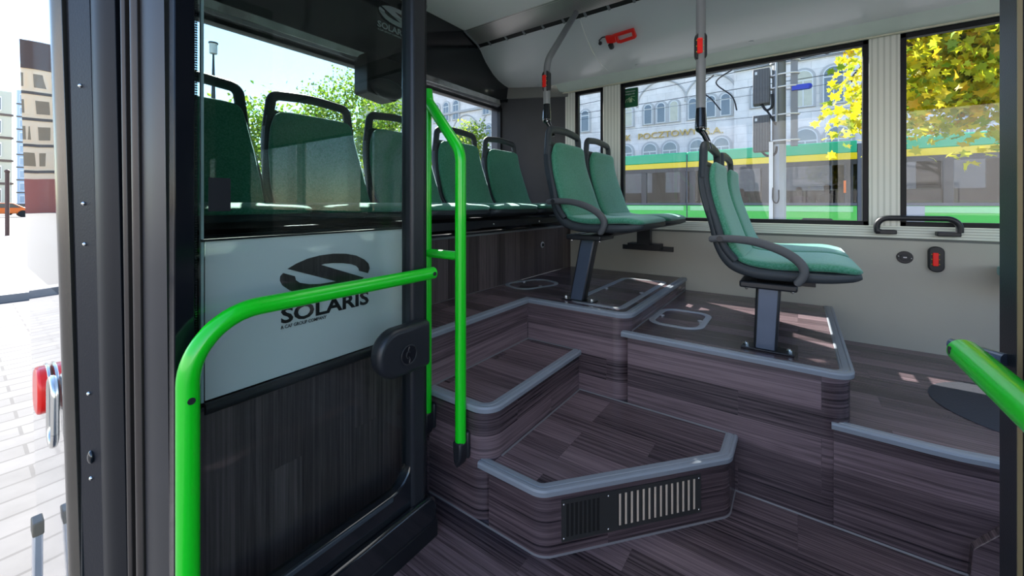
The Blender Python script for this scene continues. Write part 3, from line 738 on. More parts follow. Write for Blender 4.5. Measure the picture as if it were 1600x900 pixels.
d2 = struct('door_2')
MB().box(.845, .917, -.275, -.245, .03, 1.95).build('lock_stile', BLK, d2, .008, segs=3)
MB().box(.32, .70, -.262, -.257, .15, 1.95).build('glass_pane', G_DOOR, d2)
MB().box(.68, .845, -.266, -.252, .03, 1.95).build('black_band', FRIT, d2, .001)
MB().box(.8435, .8465, -.248, -.2435, .03, 1.95).build('stile_bead', simple('bead_gold', (.35, .28, .15), .4, .5), d2)
MB().box(.25, .86, -.28, -.245, .0, .19).build('bottom_rail', BLKG, d2, .006)
MB().box(.25, .30, -.28, -.25, .0, 1.95).build('hinge_stile', FRIT, d2, .002)
g2 = MB().tube([(.30, -.185, .797), (.805, -.185, .797)], .0175, 24).build('green_handrail', GREEN, d2, .003)
g2['label'] = 'bright green handrail end'
mb = MB(); mb.cyl((.790, -.169, .800), 'y', .0055, .0018, 16); mb.cyl((.790, -.201, .800), 'y', .0055, -.0018, 16); mb.build('rail_plug', BLK, g2)
MB().tube([(.80, -.25, .75), (.80, -.19, .785)], .008, 12).build('rail_bracket', BLK, d2)
MB().tube([(.88, -.243, .775), (.93, -.20, .775)], .009, 14).build('stop_arm', STEEL, d2)

# ------------------------------------------------------------------ partition behind the door leaf
pt = thing('glass_partition', 'glass partition with frosted white lower panel and large emblem behind the open door', 'partition')
MB().box(.315, .868, 1.052, 1.058, .567, 1.60).build('glass_pane', G_PART, pt)
MB().box(.311, .316, 1.050, 1.060, .567, 1.60).build('pane_edge', G_EDGE, pt)
MB().box(.867, .872, 1.050, 1.060, .567, 1.585).build('pane_edge', G_EDGE, pt)
MB().box(.318, .866, 1.0495, 1.0515, .570, .917).build('white_film', FILM, pt)['label'] = 'frosted white panel'
MB().box(.311, .872, 1.046, 1.056, .917, .922).build('film_trim', BLK, pt)
mb = MB(); mb.prism([(.472+.256*u, .755+.256*v) for u, v in EMBLEM], 1.0475, 1.0492, 'xz'); mb.build('emblem', EMB, pt, 0, grain='z')
text_obj('lettering', 'SOLARIS', .054, PBLACK, pt, M_face_my(.474, 1.0485, .7005), .0006, 'LEFT', .0015, 1.24)
text_obj('small_lettering', 'A CAF GROUP COMPANY', .0125, PBLACK, pt, M_face_my(.474, 1.0485, .6860), .0004, 'LEFT', .0001, .82)
MB().box(.27, .90, 1.046, 1.070, -.0, .558).build('wood_panel', W_PANEL, pt, .001, grain='z')
mb = MB(); mb.tube([(.315, 1.043, .555), (.87, 1.043, .555)], .013, 16); mb.build('panel_rail', DMETAL, pt)
MB().box(.868, .955, 1.046, 1.068, .0, .50).build('wood_panel', W_STEP, pt, .001, grain='y')

# green pole frame at the step
gp = thing('pole_frame', 'bright green vertical pole with bent top and cross bar beside the step', 'handrail')
MB().tube(arcpath([(.935, .87, .245), (.935, .87, 1.165), (.935, 1.018, 1.345), (.935, 1.024, 1.385)], [0, .09, .03, 0], 12), .0175, 24).build('front_pole', GREEN, gp)
MB().tube([(.935, 1.005, .29), (.935, 1.005, 1.98)], .0165, 24).build('rear_pole', GREEN, gp) if False else MB().tube([(.935, 1.024, .29), (.935, 1.024, 1.385)], .015, 24).build('rear_pole', GREEN, gp)
MB().tube([(.935, .875, .833), (.935, 1.022, .833)], .0145, 20).build('cross_bar', GREEN, gp)
for y, z in ((.87, .245), (1.024, .29)):
    q = [(-.02, .0), (-.016, -.055), (.004, -.085), (.022, -.06), (.022, .03), (.014, .03), (.014, .0)]
    mb = MB(); mb.prism([(y-u if False else y+u, z+v) for u, v in [( -.018, .004), (-.016, -.045), (.0, -.078), (.014, -.06), (.018, .004)]], .915, .957, 'yz')
    mb.box(.946, .959, y-.022, y+.018, z-.055, z+.03)
    mb.build('foot_bracket', BLK, gp, .006)
lt = thing('ceiling_speaker', 'pale rounded disc cover on the post top behind the door', 'speaker', (1.10, 1.32, 1.79))
MB().sphere((0, 0, 0), .085, 20, 12, (.35, .5, 1)).build('cover', GREYTUBE, lt) if False else MB().sphere((0, 0, 0), .085, 24, 14, (.32, .32, 1)).build('cover', GREYTUBE, lt)
MB().tube([(0, .0, .06), (0, 0, .31)], .012, 12).build('stalk', BLK, lt)

# ------------------------------------------------------------------ seats
def superell(c, ax, ay, hw, ht, n=20, e=4.0):
    pts = []
    for k in range(n):
        a = 2*PI*k/n+PI/n; ca, sa = math.cos(a), math.sin(a)
        u = math.copysign(abs(ca)**(2/e), ca)*hw; v = math.copysign(abs(sa)**(2/e), sa)*ht
        pts.append(c+ax*u+ay*v)
    return pts
def seat_curve(ctrl, n=5): return bez3([(0, v, z) for v, z in ctrl], n)
def interp(tab, t):
    for (a, b), (c, d_) in zip(tab, tab[1:]):
        if t <= c: return b+(d_-b)*(t-a)/(c-a)
    return tab[-1][1]
def pad(mb, ctrl, wtab, ttab, off=0, n=5, e=4, flip=1):
    """loft a padded slab along a side profile; local x=width, -y forward"""
    C = seat_curve(ctrl, n); m = len(C); secs = []
    for i, p in enumerate(C):
        t = i/(m-1); d_ = (C[min(i+1, m-1)]-C[max(i-1, 0)]).normalized()
        nr = Vector((0, -d_.z, d_.y)) if False else Vector((0, d_.z, -d_.y))
        nr = -nr
        q = p+nr*off
        c = Vector((0, -q.y, q.z)); ay = Vector((0, -nr.y, nr.z))
        secs.append(superell(c, Vector((1, 0, 0)), ay, interp(wtab, t), interp(ttab, t), 20, e))
    return mb.loft(secs)
def make_seat(label):
    t = thing('bus_seat', label, 'seat')
    # local origin: back lower edge, shell underside z=0, depth forward = -y
    ctrl = [(.030, .425), (.026, .36), (.040, .28), (.068, .19), (.090, .11), (.130, .052), (.200, .028), (.300, .026), (.400, .029), (.478, .038)]
    mb = MB(); pad(mb, ctrl, [(0, .162), (.06, .178), (.2, .190), (.4, .204), (.6, .207), (.9, .205), (.97, .192), (1, .168)],
                   [(0, .010), (.05, .015), (.3, .018), (.55, .024), (.85, .022), (.95, .017), (1, .010)], 0, 5, 5)
    mb.build('shell', SHELL, t, angle=60)
    # side rim of the backrest, thicker than the shell
    for s in (-1, 1):
        mb = MB(); pth = [Vector((s*w, -v, z)) for (v, z), w in zip([(.040, .40), (.038, .36), (.053, .28), (.080, .19), (.103, .115), (.140, .066)], [.164, .170, .179, .192, .198, .199])]
        mb.tube(bez3(pth, 5), .013, 12, sx=.9)
        mb.build('side_rim', SHELL, t, angle=60)
    # loop handle on top
    hp = arcpath([(-.168, -.030, .36), (-.152, -.030, .482), (0, -.026, .497), (.152, -.030, .482), (.168, -.030, .36)], [0, .032, .6, .032, 0], 8)
    mb = MB(); mb.tube(hp, .0145, 14, sx=1.25)
    mb.build('handle_loop', SHELL, t, angle=60)
    # back pad
    bc = [(.062, .422), (.056, .36), (.070, .28), (.098, .19), (.126, .11), (.156, .066)]
    mb = MB(); pad(mb, bc, [(0, .105), (.03, .136), (.08, .154), (.2, .167), (.45, .183), (.7, .190), (.92, .188), (1, .180)], [(0, .003), (.04, .010), (.15, .015), (.8, .018), (.97, .014), (1, .006)], .002, 6, 4.5)
    mb.build('back_pad', FAB, t, angle=70)
    sc = [(.135, .076), (.18, .060), (.25, .053), (.33, .056), (.41, .059), (.480, .050)]
    mb = MB(); pad(mb, sc, [(0, .18), (.05, .190), (.2, .199), (.8, .200), (.93, .190), (1, .160)], [(0, .004), (.08, .012), (.5, .017), (.85, .016), (.96, .012), (1, .004)], .002, 6, 4.5)
    mb.build('cushion', FAB, t, angle=70)
    return t
def add_armrest(t):
    pts = [(.060, .138), (.113, .143), (.200, .136), (.280, .108), (.325, .072), (.332, .038), (.312, .004)]
    C = bez3([(-.218, -v, z) for v, z in pts], 6); secs = []
    m = len(C)
    for i, p in enumerate(C):
        d_ = (C[min(i+1, m-1)]-C[max(i-1, 0)]).normalized(); up = Vector((1, 0, 0)).cross(d_).normalized()
        k = i/(m-1); h = .0115+.003*math.sin(PI*k)
        if i in (0, m-1): h *= .6
        secs.append(superell(p, Vector((1, 0, 0)), up, .012, h, 14, 3))
    mb = MB(); mb.loft(secs); mb.build('armrest', ARM, t, angle=60)
    MB().cyl((-.232, -.095, .142), 'x', .010, .03, 14).build('arm_pivot', BLK, t)
REAR_X = [.43, .845, 1.268, 1.690, 2.108]
rl = ['leftmost rear bench seat, seen through the glass beside the door post', 'second rear bench seat from the left, tall handle loop clear behind the glass',
      'middle rear bench seat, half hidden by the black door stile', 'rear bench seat seen through the green pole frame', 'rear bench seat nearest the dark grey corner panel']
proto = make_seat(rl[0]); proto.location = (REAR_X[0], 1.635, .925); proto['group'] = 'rear bench seats'
for x, l in list(zip(REAR_X, rl))[1:]: dup(proto, (x, 1.635, .925), l, 'rear bench seats')
# cushions must have neighbours tight: bench supports
bs = thing('bench_support', 'black steel frame with grey slats carrying the rear bench', 'frame')
MB().box(.2, 2.42, 1.20, 1.225, .885, .92).build('front_rail', BLK, bs, .003)
MB().box(.2, 2.55, 1.48, 1.50, .547, .92).build('back_plate', RUBBER, bs)
for x0, x1 in ((.5, 1.30), (1.42, 2.22)): MB().box(x0, x1, 1.262, 1.272, .893, .914).build('slat', DMETAL, bs, .002)
MB().box(.2, 2.42, 1.34, 1.46, .838, .850).build('shelf', BLK, bs, .002)
for x in (.62, 1.06, 1.48, 1.90, 2.28):
    MB().prism([(1.23, .885), (1.23, .90), (1.46, .90), (1.46, .845), (1.40, .845)], x-.012, x+.012, 'yz').build('bracket', BLK, bs, .002)
    mb = MB(); mb.sphere((x+.04, 1.198, .90), .006, 8, 6); mb.build('bolt', CHROME, bs)

def seat_pair(y, zb, near, far):
    a = dup(proto, (1.785, y, zb), near, 'seat pairs on pedestals'); add_armrest(a)
    b = dup(proto, (2.200, y, zb), far, 'seat pairs on pedestals')
    return a, b
seat_pair(.317, .735, 'green seat with armrest of the front pair, beside the front grey pole', 'window side green seat of the front pair, behind the armrest seat')
seat_pair(.985, .868, 'green seat with armrest of the rear pair, held by the bent grey pole', 'window side green seat of the rear pair, right of the armrest seat')
def pedestal(bx, by, z0, tx_, ty, z1, label):
    t = thing('seat_pedestal', label, 'pedestal', (0, 0, 0), 0, 'seat pedestals')
    mb = MB(); hw, hd_ = .024, .036
    def ring(cx, cy, z, a, b): return [Vector((cx-a, cy-b, z)), Vector((cx+a, cy-b, z)), Vector((cx+a, cy+b, z)), Vector((cx-a, cy+b, z))]
    mb.loft([ring(bx, by, z0+.006, hw, hd_), ring(tx_, ty, z1, hw, hd_*1.05)]); mb.build('column', BLK, t, .008, segs=3)
    mb = MB(); mb.loft([ring(bx-hw, by, z0+.008, .002, hd_*.78), ring(tx_-hw, ty, z1-.003, .002, hd_*.80)]); mb.build('column_face', STEEL, t, .001)
    MB().box(bx-.032, bx+.032, by-.085, by+.075, z0, z0+.007).build('foot_plate', BLK, t, .003)
    for dy in (-.07, .06):
        mb = MB(); mb.cyl((bx-.008, by+dy, z0+.006), 'z', .010, .008, 6); mb.sphere((bx-.008, by+dy, z0+.014), .006, 8, 6); mb.build('bolt', CHROME, t)
    MB().box(tx_-.075, tx_+.085, ty-.085, ty+.085, z1, z1+.024).build('head_plate', BLK, t, .006)
    for dy in (-.07, .065):
        mb = MB(); mb.sphere((tx_-.05, ty+dy, z1-.004), .0055, 8, 6); mb.build('bolt', CHROME, t)
    MB().box(tx_-.05, 2.50, ty-.055, ty-.03, z1+.006, z1+.026).build('seat_beam', BLK, t, .003)
    MB().box(tx_-.05, 2.50, ty+.03, ty+.055, z1+.006, z1+.026).build('seat_beam', BLK, t, .003)
    MB().box(2.47, 2.52, ty-.03-.02, ty+.05-.02, z1-.09, z1+.02).build('wall_bracket', BLK, t, .003)
    MB().box(2.50, 2.585, ty-.10, ty+.10, z1-.125, z1-.085).build('wall_bracket', BLK, t, .003)
    MB().box(2.578, 2.594, ty-.16, ty+.16, z1-.135, z1-.105).build('wall_rail', BLK, t, .002)
    return t
pedestal(1.700, .095, .475, 1.700, .085, .703, 'upright black seat pedestal bolted to the front platform')
pedestal(1.700, .835, .547, 1.715, .785, .835, 'leaning black seat pedestal bolted to the rear platform')

# grey poles with stop buttons
def stop_button(parent, loc, rz, h=.105, w=.042):
    M = Matrix.Translation(loc) @ Matrix.Rotation(rz, 4, 'Z')
    mb = MB(); mb.prism(rounded([(-w/2, -h/2), (w/2, -h/2), (w/2, h/2), (-w/2, h/2)], w*.48, 8), -.010, .014, 'xz', M=M); mb.build('button_housing', BLK, parent, .004)
    mb = MB(); mb.prism(rounded([(-.0095, -.030), (.0095, -.030), (.0095, .030), (-.0095, .030)], .004, 4), -.0155, -.009, 'xz', M=M @ Matrix.Translation((-.004, 0, 0))); b = mb.build('red_button', RED, parent, .002)
    mb = MB()
    for z in (-.022, 0, .022):
        for x in (-.0155, .0085): mb.sphere((x, -.0108, z), .0020, 8, 6, M=M)
    mb.build('raised_dots', YEL, b)
def clamp(parent, x, y, z):
    mb = MB(); mb.tube([(x, y, z+.085), (x, y, z+.01)], [.0175, .0215], 18); mb.sphere((x, y, z+.008), .0212, 16, 8); mb.build('clamp_sleeve', BLKG, parent, .002)
    mb = MB(); mb.tube([(x, y, z+.0), (x+.004, y-.012, z-.02), (x+.01, y-.022, z-.045), (x+.012, y-.03, z-.075)], [.013, .011, .011, .009], 12); mb.build('clamp_arm', BLKG, parent)
    mb = MB(); mb.sphere((x-.016, y-.012, z-.003), .005, 8, 6); mb.sphere((x, y-.03, z-.05), .0045, 8, 6); mb.build('clamp_screw', CHROME, parent)
gpole = thing('grey_pole', 'bent grey pole with stop button rising from the rear seat pair', 'pole')
MB().tube(arcpath([(1.700, 1.006, 1.475), (1.700, 1.006, 1.70), (1.985, .99, 2.045)], [0, .15, 0], 12), .0165, 20).build('tube', GREYTUBE, gpole)
stop_button(gpole, (1.695, 1.006, 1.60), -1.62)
clamp(gpole, 1.700, 1.006, 1.405)
gpole2 = thing('grey_pole', 'straight grey pole with stop button above the front seat pair', 'pole')
MB().tube(arcpath([(1.680, .305, 1.345), (1.680, .305, 1.80), (1.72, .300, 1.95), (1.90, .29, 2.09)], [0, .3, .1, 0], 12), .0175, 20).build('tube', GREYTUBE, gpole2)
stop_button(gpole2, (1.676, .305, 1.605), -1.25, .108, .044)
clamp(gpole2, 1.680, .305, 1.285)
# wall fittings
t = thing('stop_button', 'red stop button in a dark oval housing on the side wall', 'button'); stop_button(t, (XW-.012, -.508, .748), -PI/2, .115, .052)
t = thing('charging_socket', 'small round charging socket on the side wall left of the stop button', 'socket', (XW, -.407, .748))
mb = MB(); mb.cyl((0, 0, 0), 'x', .029, -.006, 28); mb.build('bezel', DMETAL, t, .002)
MB().cyl((-.005, 0, 0), 'x', .016, -.004, 24).build('cap', BLK, t, .001)
MB().box(-.0105, -.009, -.006, .006, -.0025, .0025).build('contact', ALU, t)
for s in (-1, 1):
    mb = MB(); mb.sphere((-.006, s*.022, .004*s), .0032, 8, 6); mb.build('screw', CHROME, t)
t = thing('grab_handle', 'black curved grab handle on the window sill at right', 'handle')
hpth = arcpath([(XW-.012, -.335, .868), (XW-.035, -.312, .868), (XW-.040, -.312, .925), (XW-.040, -.565, .925), (XW-.040, -.572, .868), (XW-.012, -.545, .868)], [0, .012, .045, .045, .012, 0], 8)
MB().tube([(XW-.038, -.318, .868)]+[Vector(p) for p in arcpath([(XW-.038, -.305, .872), (XW-.042, -.305, .932), (XW-.042, -.575, .932), (XW-.038, -.575, .872)], [0, .042, .042, 0], 8)], .0125, 18).build('grip', BLK, t)
MB().box(XW-.045, XW-.002, -.375, -.300, .856, .876).build('mount', BLK, t, .004)
MB().box(XW-.045, XW-.002, -.580, -.505, .854, .874).build('mount', BLK, t, .004)
t = thing('tip_seat', 'small grey-green cushion edge at the right behind the door stile', 'seat', (2.45, -.76, .72))
mb = MB(); mb.loft([superell(Vector((0, y, 0)), Vector((1, 0, 0)), Vector((0, 0, 1)), .14*k, .022*(.6+.4*k), 20, 4) for y, k in ((.085, .6), (.075, .85), (.05, 1), (-.2, 1), (-.3, .9))]); mb.build('cushion', FAB, t, angle=70)
MB().box(-.135, .135, -.28, .06, -.035, -.015).build('seat_pan', SHELL, t, .008)
MB().box(.08, .142, -.2, -.05, -.12, -.035).build('bracket', BLK, t, .003)
# emergency hammer on the cove
hm = bpy.data.objects.new('emergency_hammer', None); COL.objects.link(hm); tag(hm, 'red emergency hammer with black cord mounted on the ceiling cove', 'hammer')
hm.matrix_world = Matrix(((0, -.885, -.465, 2.147), (-1, 0, 0, .822), (0, .465, -.885, 1.930), (0, 0, 0, 1)))
mb = MB()
def loop(mb, pts, z0, z1, M=None): mb.prism(pts, z0, z1, 'xy', M)
HR = Matrix.Rotation(math.radians(-6), 4, 'Z')
mb.prism([(-.055, -.022), (-.055, .024), (-.02, .022), (.0, .028), (.085, .042), (.104, .044), (.108, .030), (.0, .012), (-.0, -.022), (-.02, -.026)], .004, .020, 'xy', HR)
mb.prism([(.0, .018), (.012, .014), (.012, -.016), (.0, -.022)], .004, .020, 'xy', HR)
mb.prism([(.0, -.010), (.0, -.030), (.02, -.036), (.104, -.018), (.104, -.004), (.02, -.022)], .004, .020, 'xy', HR)
mb.prism([(.092, .040), (.106, .040), (.112, -.010), (.100, -.018), (.090, -.014)], .004, .020, 'xy', HR)
mb.build('grip', RED, hm, .003)
MB().prism([(-.058, -.03), (-.058, -.060), (-.045, -.068), (-.032, -.062), (-.030, -.03)], .002, .020, 'xy').build('head', BLK, hm, .004)
mb = MB(); mb.box(-.052, -.047, -.058, -.036, .019, .023); mb.box(-.042, -.037, -.058, -.036, .019, .023); mb.build('striker', CHROME, hm)
MB().tube([(-.05, .024, .01), (-.072, .026, .01), (-.095, .012, .01), (-.10, -.006, .01)], .0035, 8).build('cord', BLK, hm)
mb = MB(); mb.sphere((-.098, -.012, .008), .011, 12, 8); mb.build('cord_anchor', BLK, hm)
# emergency exit sticker on the side window
stk = thing('exit_sticker', 'green emergency exit sticker in the upper corner of the middle side window', 'sticker', (XW+.032, .905, 1.705))
sd = rounded([(-.047, -.062), (.047, -.062), (.047, .062), (-.047, .062)], .008, 4)
MB().prism([(u*1.06, v*1.05) for u, v in sd], -.0010, -.0002, 'yz').build('border', WHITE, stk)
MB().prism(sd, -.0018, -.0008, 'yz').build('face', DGREEN, stk)
text_obj('lettering', 'Wyjście awaryjne', .0125, WHITE, stk, M_face_mx(-.0021, .042, .040), .0002, 'LEFT', .0002, .80)
text_obj('lettering', 'Emergency exit', .0125, WHITE, stk, M_face_mx(-.0021, .042, .022), .0002, 'LEFT', .0002, .86)
mb = MB()
for a, b in (((.010, .004), (.002, -.030)), ((-.002, .004), (.0, -.030)), ((.006, .002), (.032, -.012)), ((.032, -.012), (.036, -.03)), ((-.002, .0), (-.026, -.024)), ((.0, .008), (-.028, .006)), ((.012, .0), (.022, -.028))):
    mb.tube([(-.0022, a[0], a[1]), (-.0022, b[0], b[1])], .0016, 6)
mb.prism([(-.008, -.030), (.010, -.030), (.010, -.006), (-.008, -.006)], -.0024, -.0018, 'yz'); mb.build('pictogram', simple('picto_pale', (.5, .65, .4), .5), stk)

# ------------------------------------------------------------------ outside
GZ = -.32
gd = struct('floor_outside'); gd.name = 'ground'
MB().add([(-120, -60, GZ), (120, -60, GZ), (120, 200, GZ), (-120, 200, GZ)], [(0, 1, 2, 3)]).build('paving', PAVE, gd)
MB().add([(-60, 9, GZ+.02), (.8, 9, GZ+.02), (3, 80, GZ+.02), (-60, 80, GZ+.02)], [(0, 1, 2, 3)]).build('road_surface', simple('asphalt_pale', (.11, .108, .11), .8), gd)
MB().box(-60, 2.5, 8.6, 8.9, GZ, GZ+.1).build('kerb', simple('kerb_grey', (.2, .2, .21), .8), gd)

# post office
po = thing('post_office', 'pale grey stone post office with rows of arched windows across the street', 'building')
MB().box(30, 42, 3.4, 45, GZ, 22).build('wall', STONE, po)
MB().box(29.75, 42, -40, 3.4, GZ, 22).build('wall', STONE, po)
def arch_pts(cy, w, z0, z1, n=12):
    r = w/2; pts = [(cy-r, z0), (cy+r, z0)]
    for i in range(n+1):
        a = PI*i/n; pts.append((cy+r*math.cos(a), z1-r+r*math.sin(a)))
    return pts
def arch_window(cy, w, z0, z1, x, pane, bars=True):
    f = MB().prism(arch_pts(cy, w+.28, z0-.05, z1+.14), x-.08, x+.05, 'yz').build('window_surround', simple('surround_stone', (.47, .46, .45), .85) if 'surround_stone' not in MATS else MATS['surround_stone'], po)
    fr_ = MB().prism(arch_pts(cy, w, z0, z1), x-.11, x-.07, 'yz').build('window_frame', WFR, f)
    mb = MB(); mid = z1-w*.62
    mb.prism([(cy-w/2+.06, z0+.06), (cy-.035 if bars else cy+w/2-.06, z0+.06), (cy-.035 if bars else cy+w/2-.06, mid-.05), (cy-w/2+.06, mid-.05)], x-.125, x-.108, 'yz')
    if bars: mb.prism([(cy+.035, z0+.06), (cy+w/2-.06, z0+.06), (cy+w/2-.06, mid-.05), (cy+.035, mid-.05)], x-.125, x-.108, 'yz')
    mb.prism([(cy-w/2+.06, mid+.03), (cy+w/2-.06, mid+.03)]+[(cy+(w/2-.06)*math.cos(PI*i/10), z1-w/2+(w/2-.06)*math.sin(PI*i/10)) for i in range(11)], x-.125, x-.108, 'yz')
    mb.build('pane', pane, f)
rng = random.Random(3)
for cy in (10.48, 9.03, 8.1, 7.2, 5.94, 4.81, 3.92, 14.1, 16.4, 17.4, 18.4, 22.0, 23.1, 24.2, 26.8, 27.9):
    arch_window(cy, .62 if cy < 14 else .72, 6.85, 8.35 if cy < 14 else 8.6, 30, WPANEB if cy in (7.2, 10.48) else WPANE, False)
for cy in (10.68, 8.89, 7.48, 5.65, 4.18, 12.3, 17.4, 20, 23.1, 26.5): arch_window(cy, 1.0, 4.4, 5.45, 30, WPANE)
for cy in (28.5, 29.9, 31.3, 33.3, 22.4, 24.5): arch_window(cy, .8, 9.6, 11.6, 30, WPANE)
for cy in (-.25, -1.68, -6.2, -7.6): arch_window(cy, .98, 6.8, 9.0, 29.75, WPANEB if cy == -.25 else WPANE)
for cy in (-.35, -1.9, -6.4): arch_window(cy, 1.2, 4.4, 5.5, 29.75, WPANE)
arch_window(2.1, .62, 7.1, 8.5, 29.75, WPANE, False)
for cy, r in ((8.1, 1.75), (4.85, 1.6), (17.4, 1.9), (23.1, 2.0), (27.3, 1.7)):
    mb = MB(); mb.tube([(29.98, cy+r*math.cos(PI*i/24), 8.2+r*math.sin(PI*i/24)) for i in range(25)], .07, 8); mb.build('arch_moulding', MATS['surround_stone'], po)
MB().box(29.8, 30.05, 3.4, 45, 10.2, 10.45).build('string_course', MATS['surround_stone'], po, .03)
MB().box(29.6, 29.8, -40, 3.4, 9.6, 9.85).build('string_course', MATS['surround_stone'], po, .03)
for k, (a, b) in enumerate(((-1.0, -.9), (3.2, 3.4))): pass
sg = thing('facade_lettering', 'raised gold capital letters on the grey stone facade', 'sign', (29.9, 0, 0))
text_obj('letters', 'BANK', .62, GOLD, sg, M_face_mx(0, 10.32, 5.80), .05, 'RIGHT', .0, 1.0)
text_obj('letters', 'POCZTOWY', .62, GOLD, sg, M_face_mx(0, 9.78, 5.80), .05, 'LEFT', .0, 1.16)
text_obj('letters', 'S.A.', .62, GOLD, sg, M_face_mx(0, 5.2, 5.72), .05, 'LEFT', .0, 1.22)

# tram
tr_ = thing('tram', 'long green and yellow tram standing in front of the grey stone building', 'tram', (17, 0, 0))
def tram_section(y0, y1, body=TL, wins=None):
    MB().box(0, 2.3, y0, y1, 2.66, 3.05).build('roof_band', TG, tr_, .03)
    MB().box(-.01, 2.3, y0, y1, 2.44, 2.66).build('yellow_stripe', TY, tr_, .01)
    MB().box(0, .12, y0, y1, GZ+.25, .93).build('side_panel', body, tr_, .02)
    MB().box(-.015, .12, y0+.1, y1-.1, .72, .90).build('pale_band', TLP, tr_, .01)
    MB().box(-.02, .14, y0, y1, .93, 1.02).build('sill_band', TGREY, tr_, .01)
    MB().box(2.2, 2.3, y0, y1, GZ+.25, 1.0).build('far_side_panel', TD, tr_)
    MB().box(0, .10, y0, y1, 2.28, 2.44).build('window_head', TD, tr_)
    MB().box(.02, .04, y0, y1, 1.02, 2.30).build('window_glass', G_TRAM, tr_)
    for y in wins or (): MB().box(.0, .12, y-.11, y+.11, 1.0, 2.3).build('window_post', TD, tr_, .01)
    MB().box(.1, 2.2, y0, y1, -.05, .05).build('tram_floor', TD, tr_)
    MB().box(1.0, 2.15, y0, y1, .05, 1.10).build('inner_seats', simple('tram_seat_green', (.02, .35, .05), .6) if 'tram_seat_green' not in MATS else MATS['tram_seat_green'], tr_)
    MB().box(2.15, 2.25, y0, y1, 1.1, 1.5).build('far_rail', TD, tr_)
    for y in wins or (): MB().box(2.2, 2.3, y-.3, y+.3, 1.0, 2.5).build('far_post', TD, tr_)
tram_section(3.62, 10.0, TL, (3.75, 5.3, 7.6, 9.9))
tram_section(-1.56, 3.58, TL, (-1.35, .95, 2.75, 3.4))
tram_section(-9.0, -2.0, TL, (-2.12, -3.6, -5.2, -7))
for (a, b) in ((-1.99, -1.57), (3.58, 3.62)):
    mb = MB(); n = max(1, int((b-a)/.08))
    for i in range(n): mb.box(.02+.03*(i % 2), 2.2, a+(b-a)*i/n, a+(b-a)*(i+1)/n, GZ+.3, 2.95)
    mb.build('bellows', TGREY, tr_)
for y in (2.15, 6.6): MB().box(-.03, .0, y-.16, y+.16, GZ+.3, .95).build('door_post', TGREY, tr_)
MB().box(-.03, .02, -3.1, -2.2, .45, .92).build('grey_panel', simple('tram_white_grey', (.45, .45, .47), .5), tr_)
for y in (-1.2, 3.0, 5.9): MB().box(-.03, .02, y-.10, y+.10, .35, .45).build('indicator', ORANGE, tr_, .01)
MB().box(-.02, .02, -1.28, -1.22, 1.35, 1.75).build('indicator', ORANGE, tr_)
MB().prism([(-1.4, .05), (-.9, .50), (-.15, .50), (-.05, .40), (.6, .40), (.6, .34), (-.1, .34), (-.2, .44), (-.85, .44), (-1.3, .0)], -.025, .0, 'yz').build('wheel_arch_line', TD, tr_)
# passengers
def passenger(x, y, z, cl, hair, label, lean=0, face=-1):
    t = thing('person', label, 'person', (x, y, z))
    rings = [(0, .20, .14), (.12, .21, .14), (.35, .22, .13), (.48, .23, .11), (.54, .15, .09), (.57, .065, .06), (.62, .058, .058), (.65, .075, .08), (.70, .085, .10), (.77, .085, .105), (.83, .07, .085), (.865, .03, .04)]
    mb = MB(); mb.loft([superell(Vector((lean*h, 0, h)), Vector((0, 1, 0)), Vector((1, 0, 0)), w_, d_, 14, 2.2) for h, w_, d_ in rings]); mb.sphere((-.10, 0, .71), .018, 8, 6); b = mb.build('body', SKIN, t, angle=80)
    mb = MB(); mb.loft([superell(Vector((lean*h, 0, h)), Vector((0, 1, 0)), Vector((1, 0, 0)), w_+.02, d_+.02, 14, 2.4) for h, w_, d_ in rings[:5]])
    for s in (-1, 1): mb.tube([(0, s*.21, .50), (-.03, s*.27, .32), (-.15, s*.22, .15)], [.06, .052, .045], 10)
    mb.build('clothing', cl, t, angle=80)
    mb = MB(); mb.sphere((.02, 0, .775), .108, 14, 8, (.95, .92, .95)); mb.build('hair', hair, t)
passenger(17.5, -.03, .72, CL1, HAIRG, 'grey haired person in a lilac jacket seated inside the tram')
passenger(17.5, -.82, .78, CL3, HAIRB, 'brown haired person in a beige coat by the last tram window')
passenger(17.5, .62, .70, CL2, HAIRB, 'person in a dark jacket just right of the grey pole inside the tram')
passenger(17.5, 1.75, .70, CL2, HAIRG, 'grey haired person in dark clothes left of the grey pole inside the tram')

# mast with two cabinets
ms = thing('catenary_mast', 'thick grey mast with two ribbed cabinets before the tram', 'mast', (10, .32, GZ))
MB().tube([(0, 0, 0), (0, 0, 2.55)], .125, 8).build('lower_column', POLEG, ms, .01)
MB().tube([(0, 0, 2.55), (0, 0, 7)], .125, 10).build('upper_column', simple('mast_dark', (.13, .14, .14), .6), ms)
MB().box(-.06, .06, -.32, -.20, 2.5, 7).build('second_column', simple('mast_mid', (.22, .23, .25), .6), ms)
MB().box(-.15, -.05, .10, .17, .5, 2.6).build('white_edge', simple('white_strip', (.7, .7, .68), .5), ms)
for z in (2.62, 3.15, 3.72, 3.98, 4.25, 4.42):
    mb = MB(); mb.tube([(.14*math.cos(a), -.1+.25*math.sin(a), z) for a in [i*2*PI/16 for i in range(17)]], .016, 6, caps=False); mb.build('strap', WFR, ms)
MB().tube([(-.15, .04, 3.0), (-.15, .04, 6)], .022, 8).build('conduit', POLEG, ms)
for z0, z1 in ((3.42, 4.16), (2.42, 3.18)):
    c = MB().box(-.12, .16, .155, .46, z0, z1).build('cabinet', CABIN, ms, .015)
    MB().box(-.125, -.12, .38, .42, z1-.12, z1-.06).build('cabinet_label', WHITE, c)
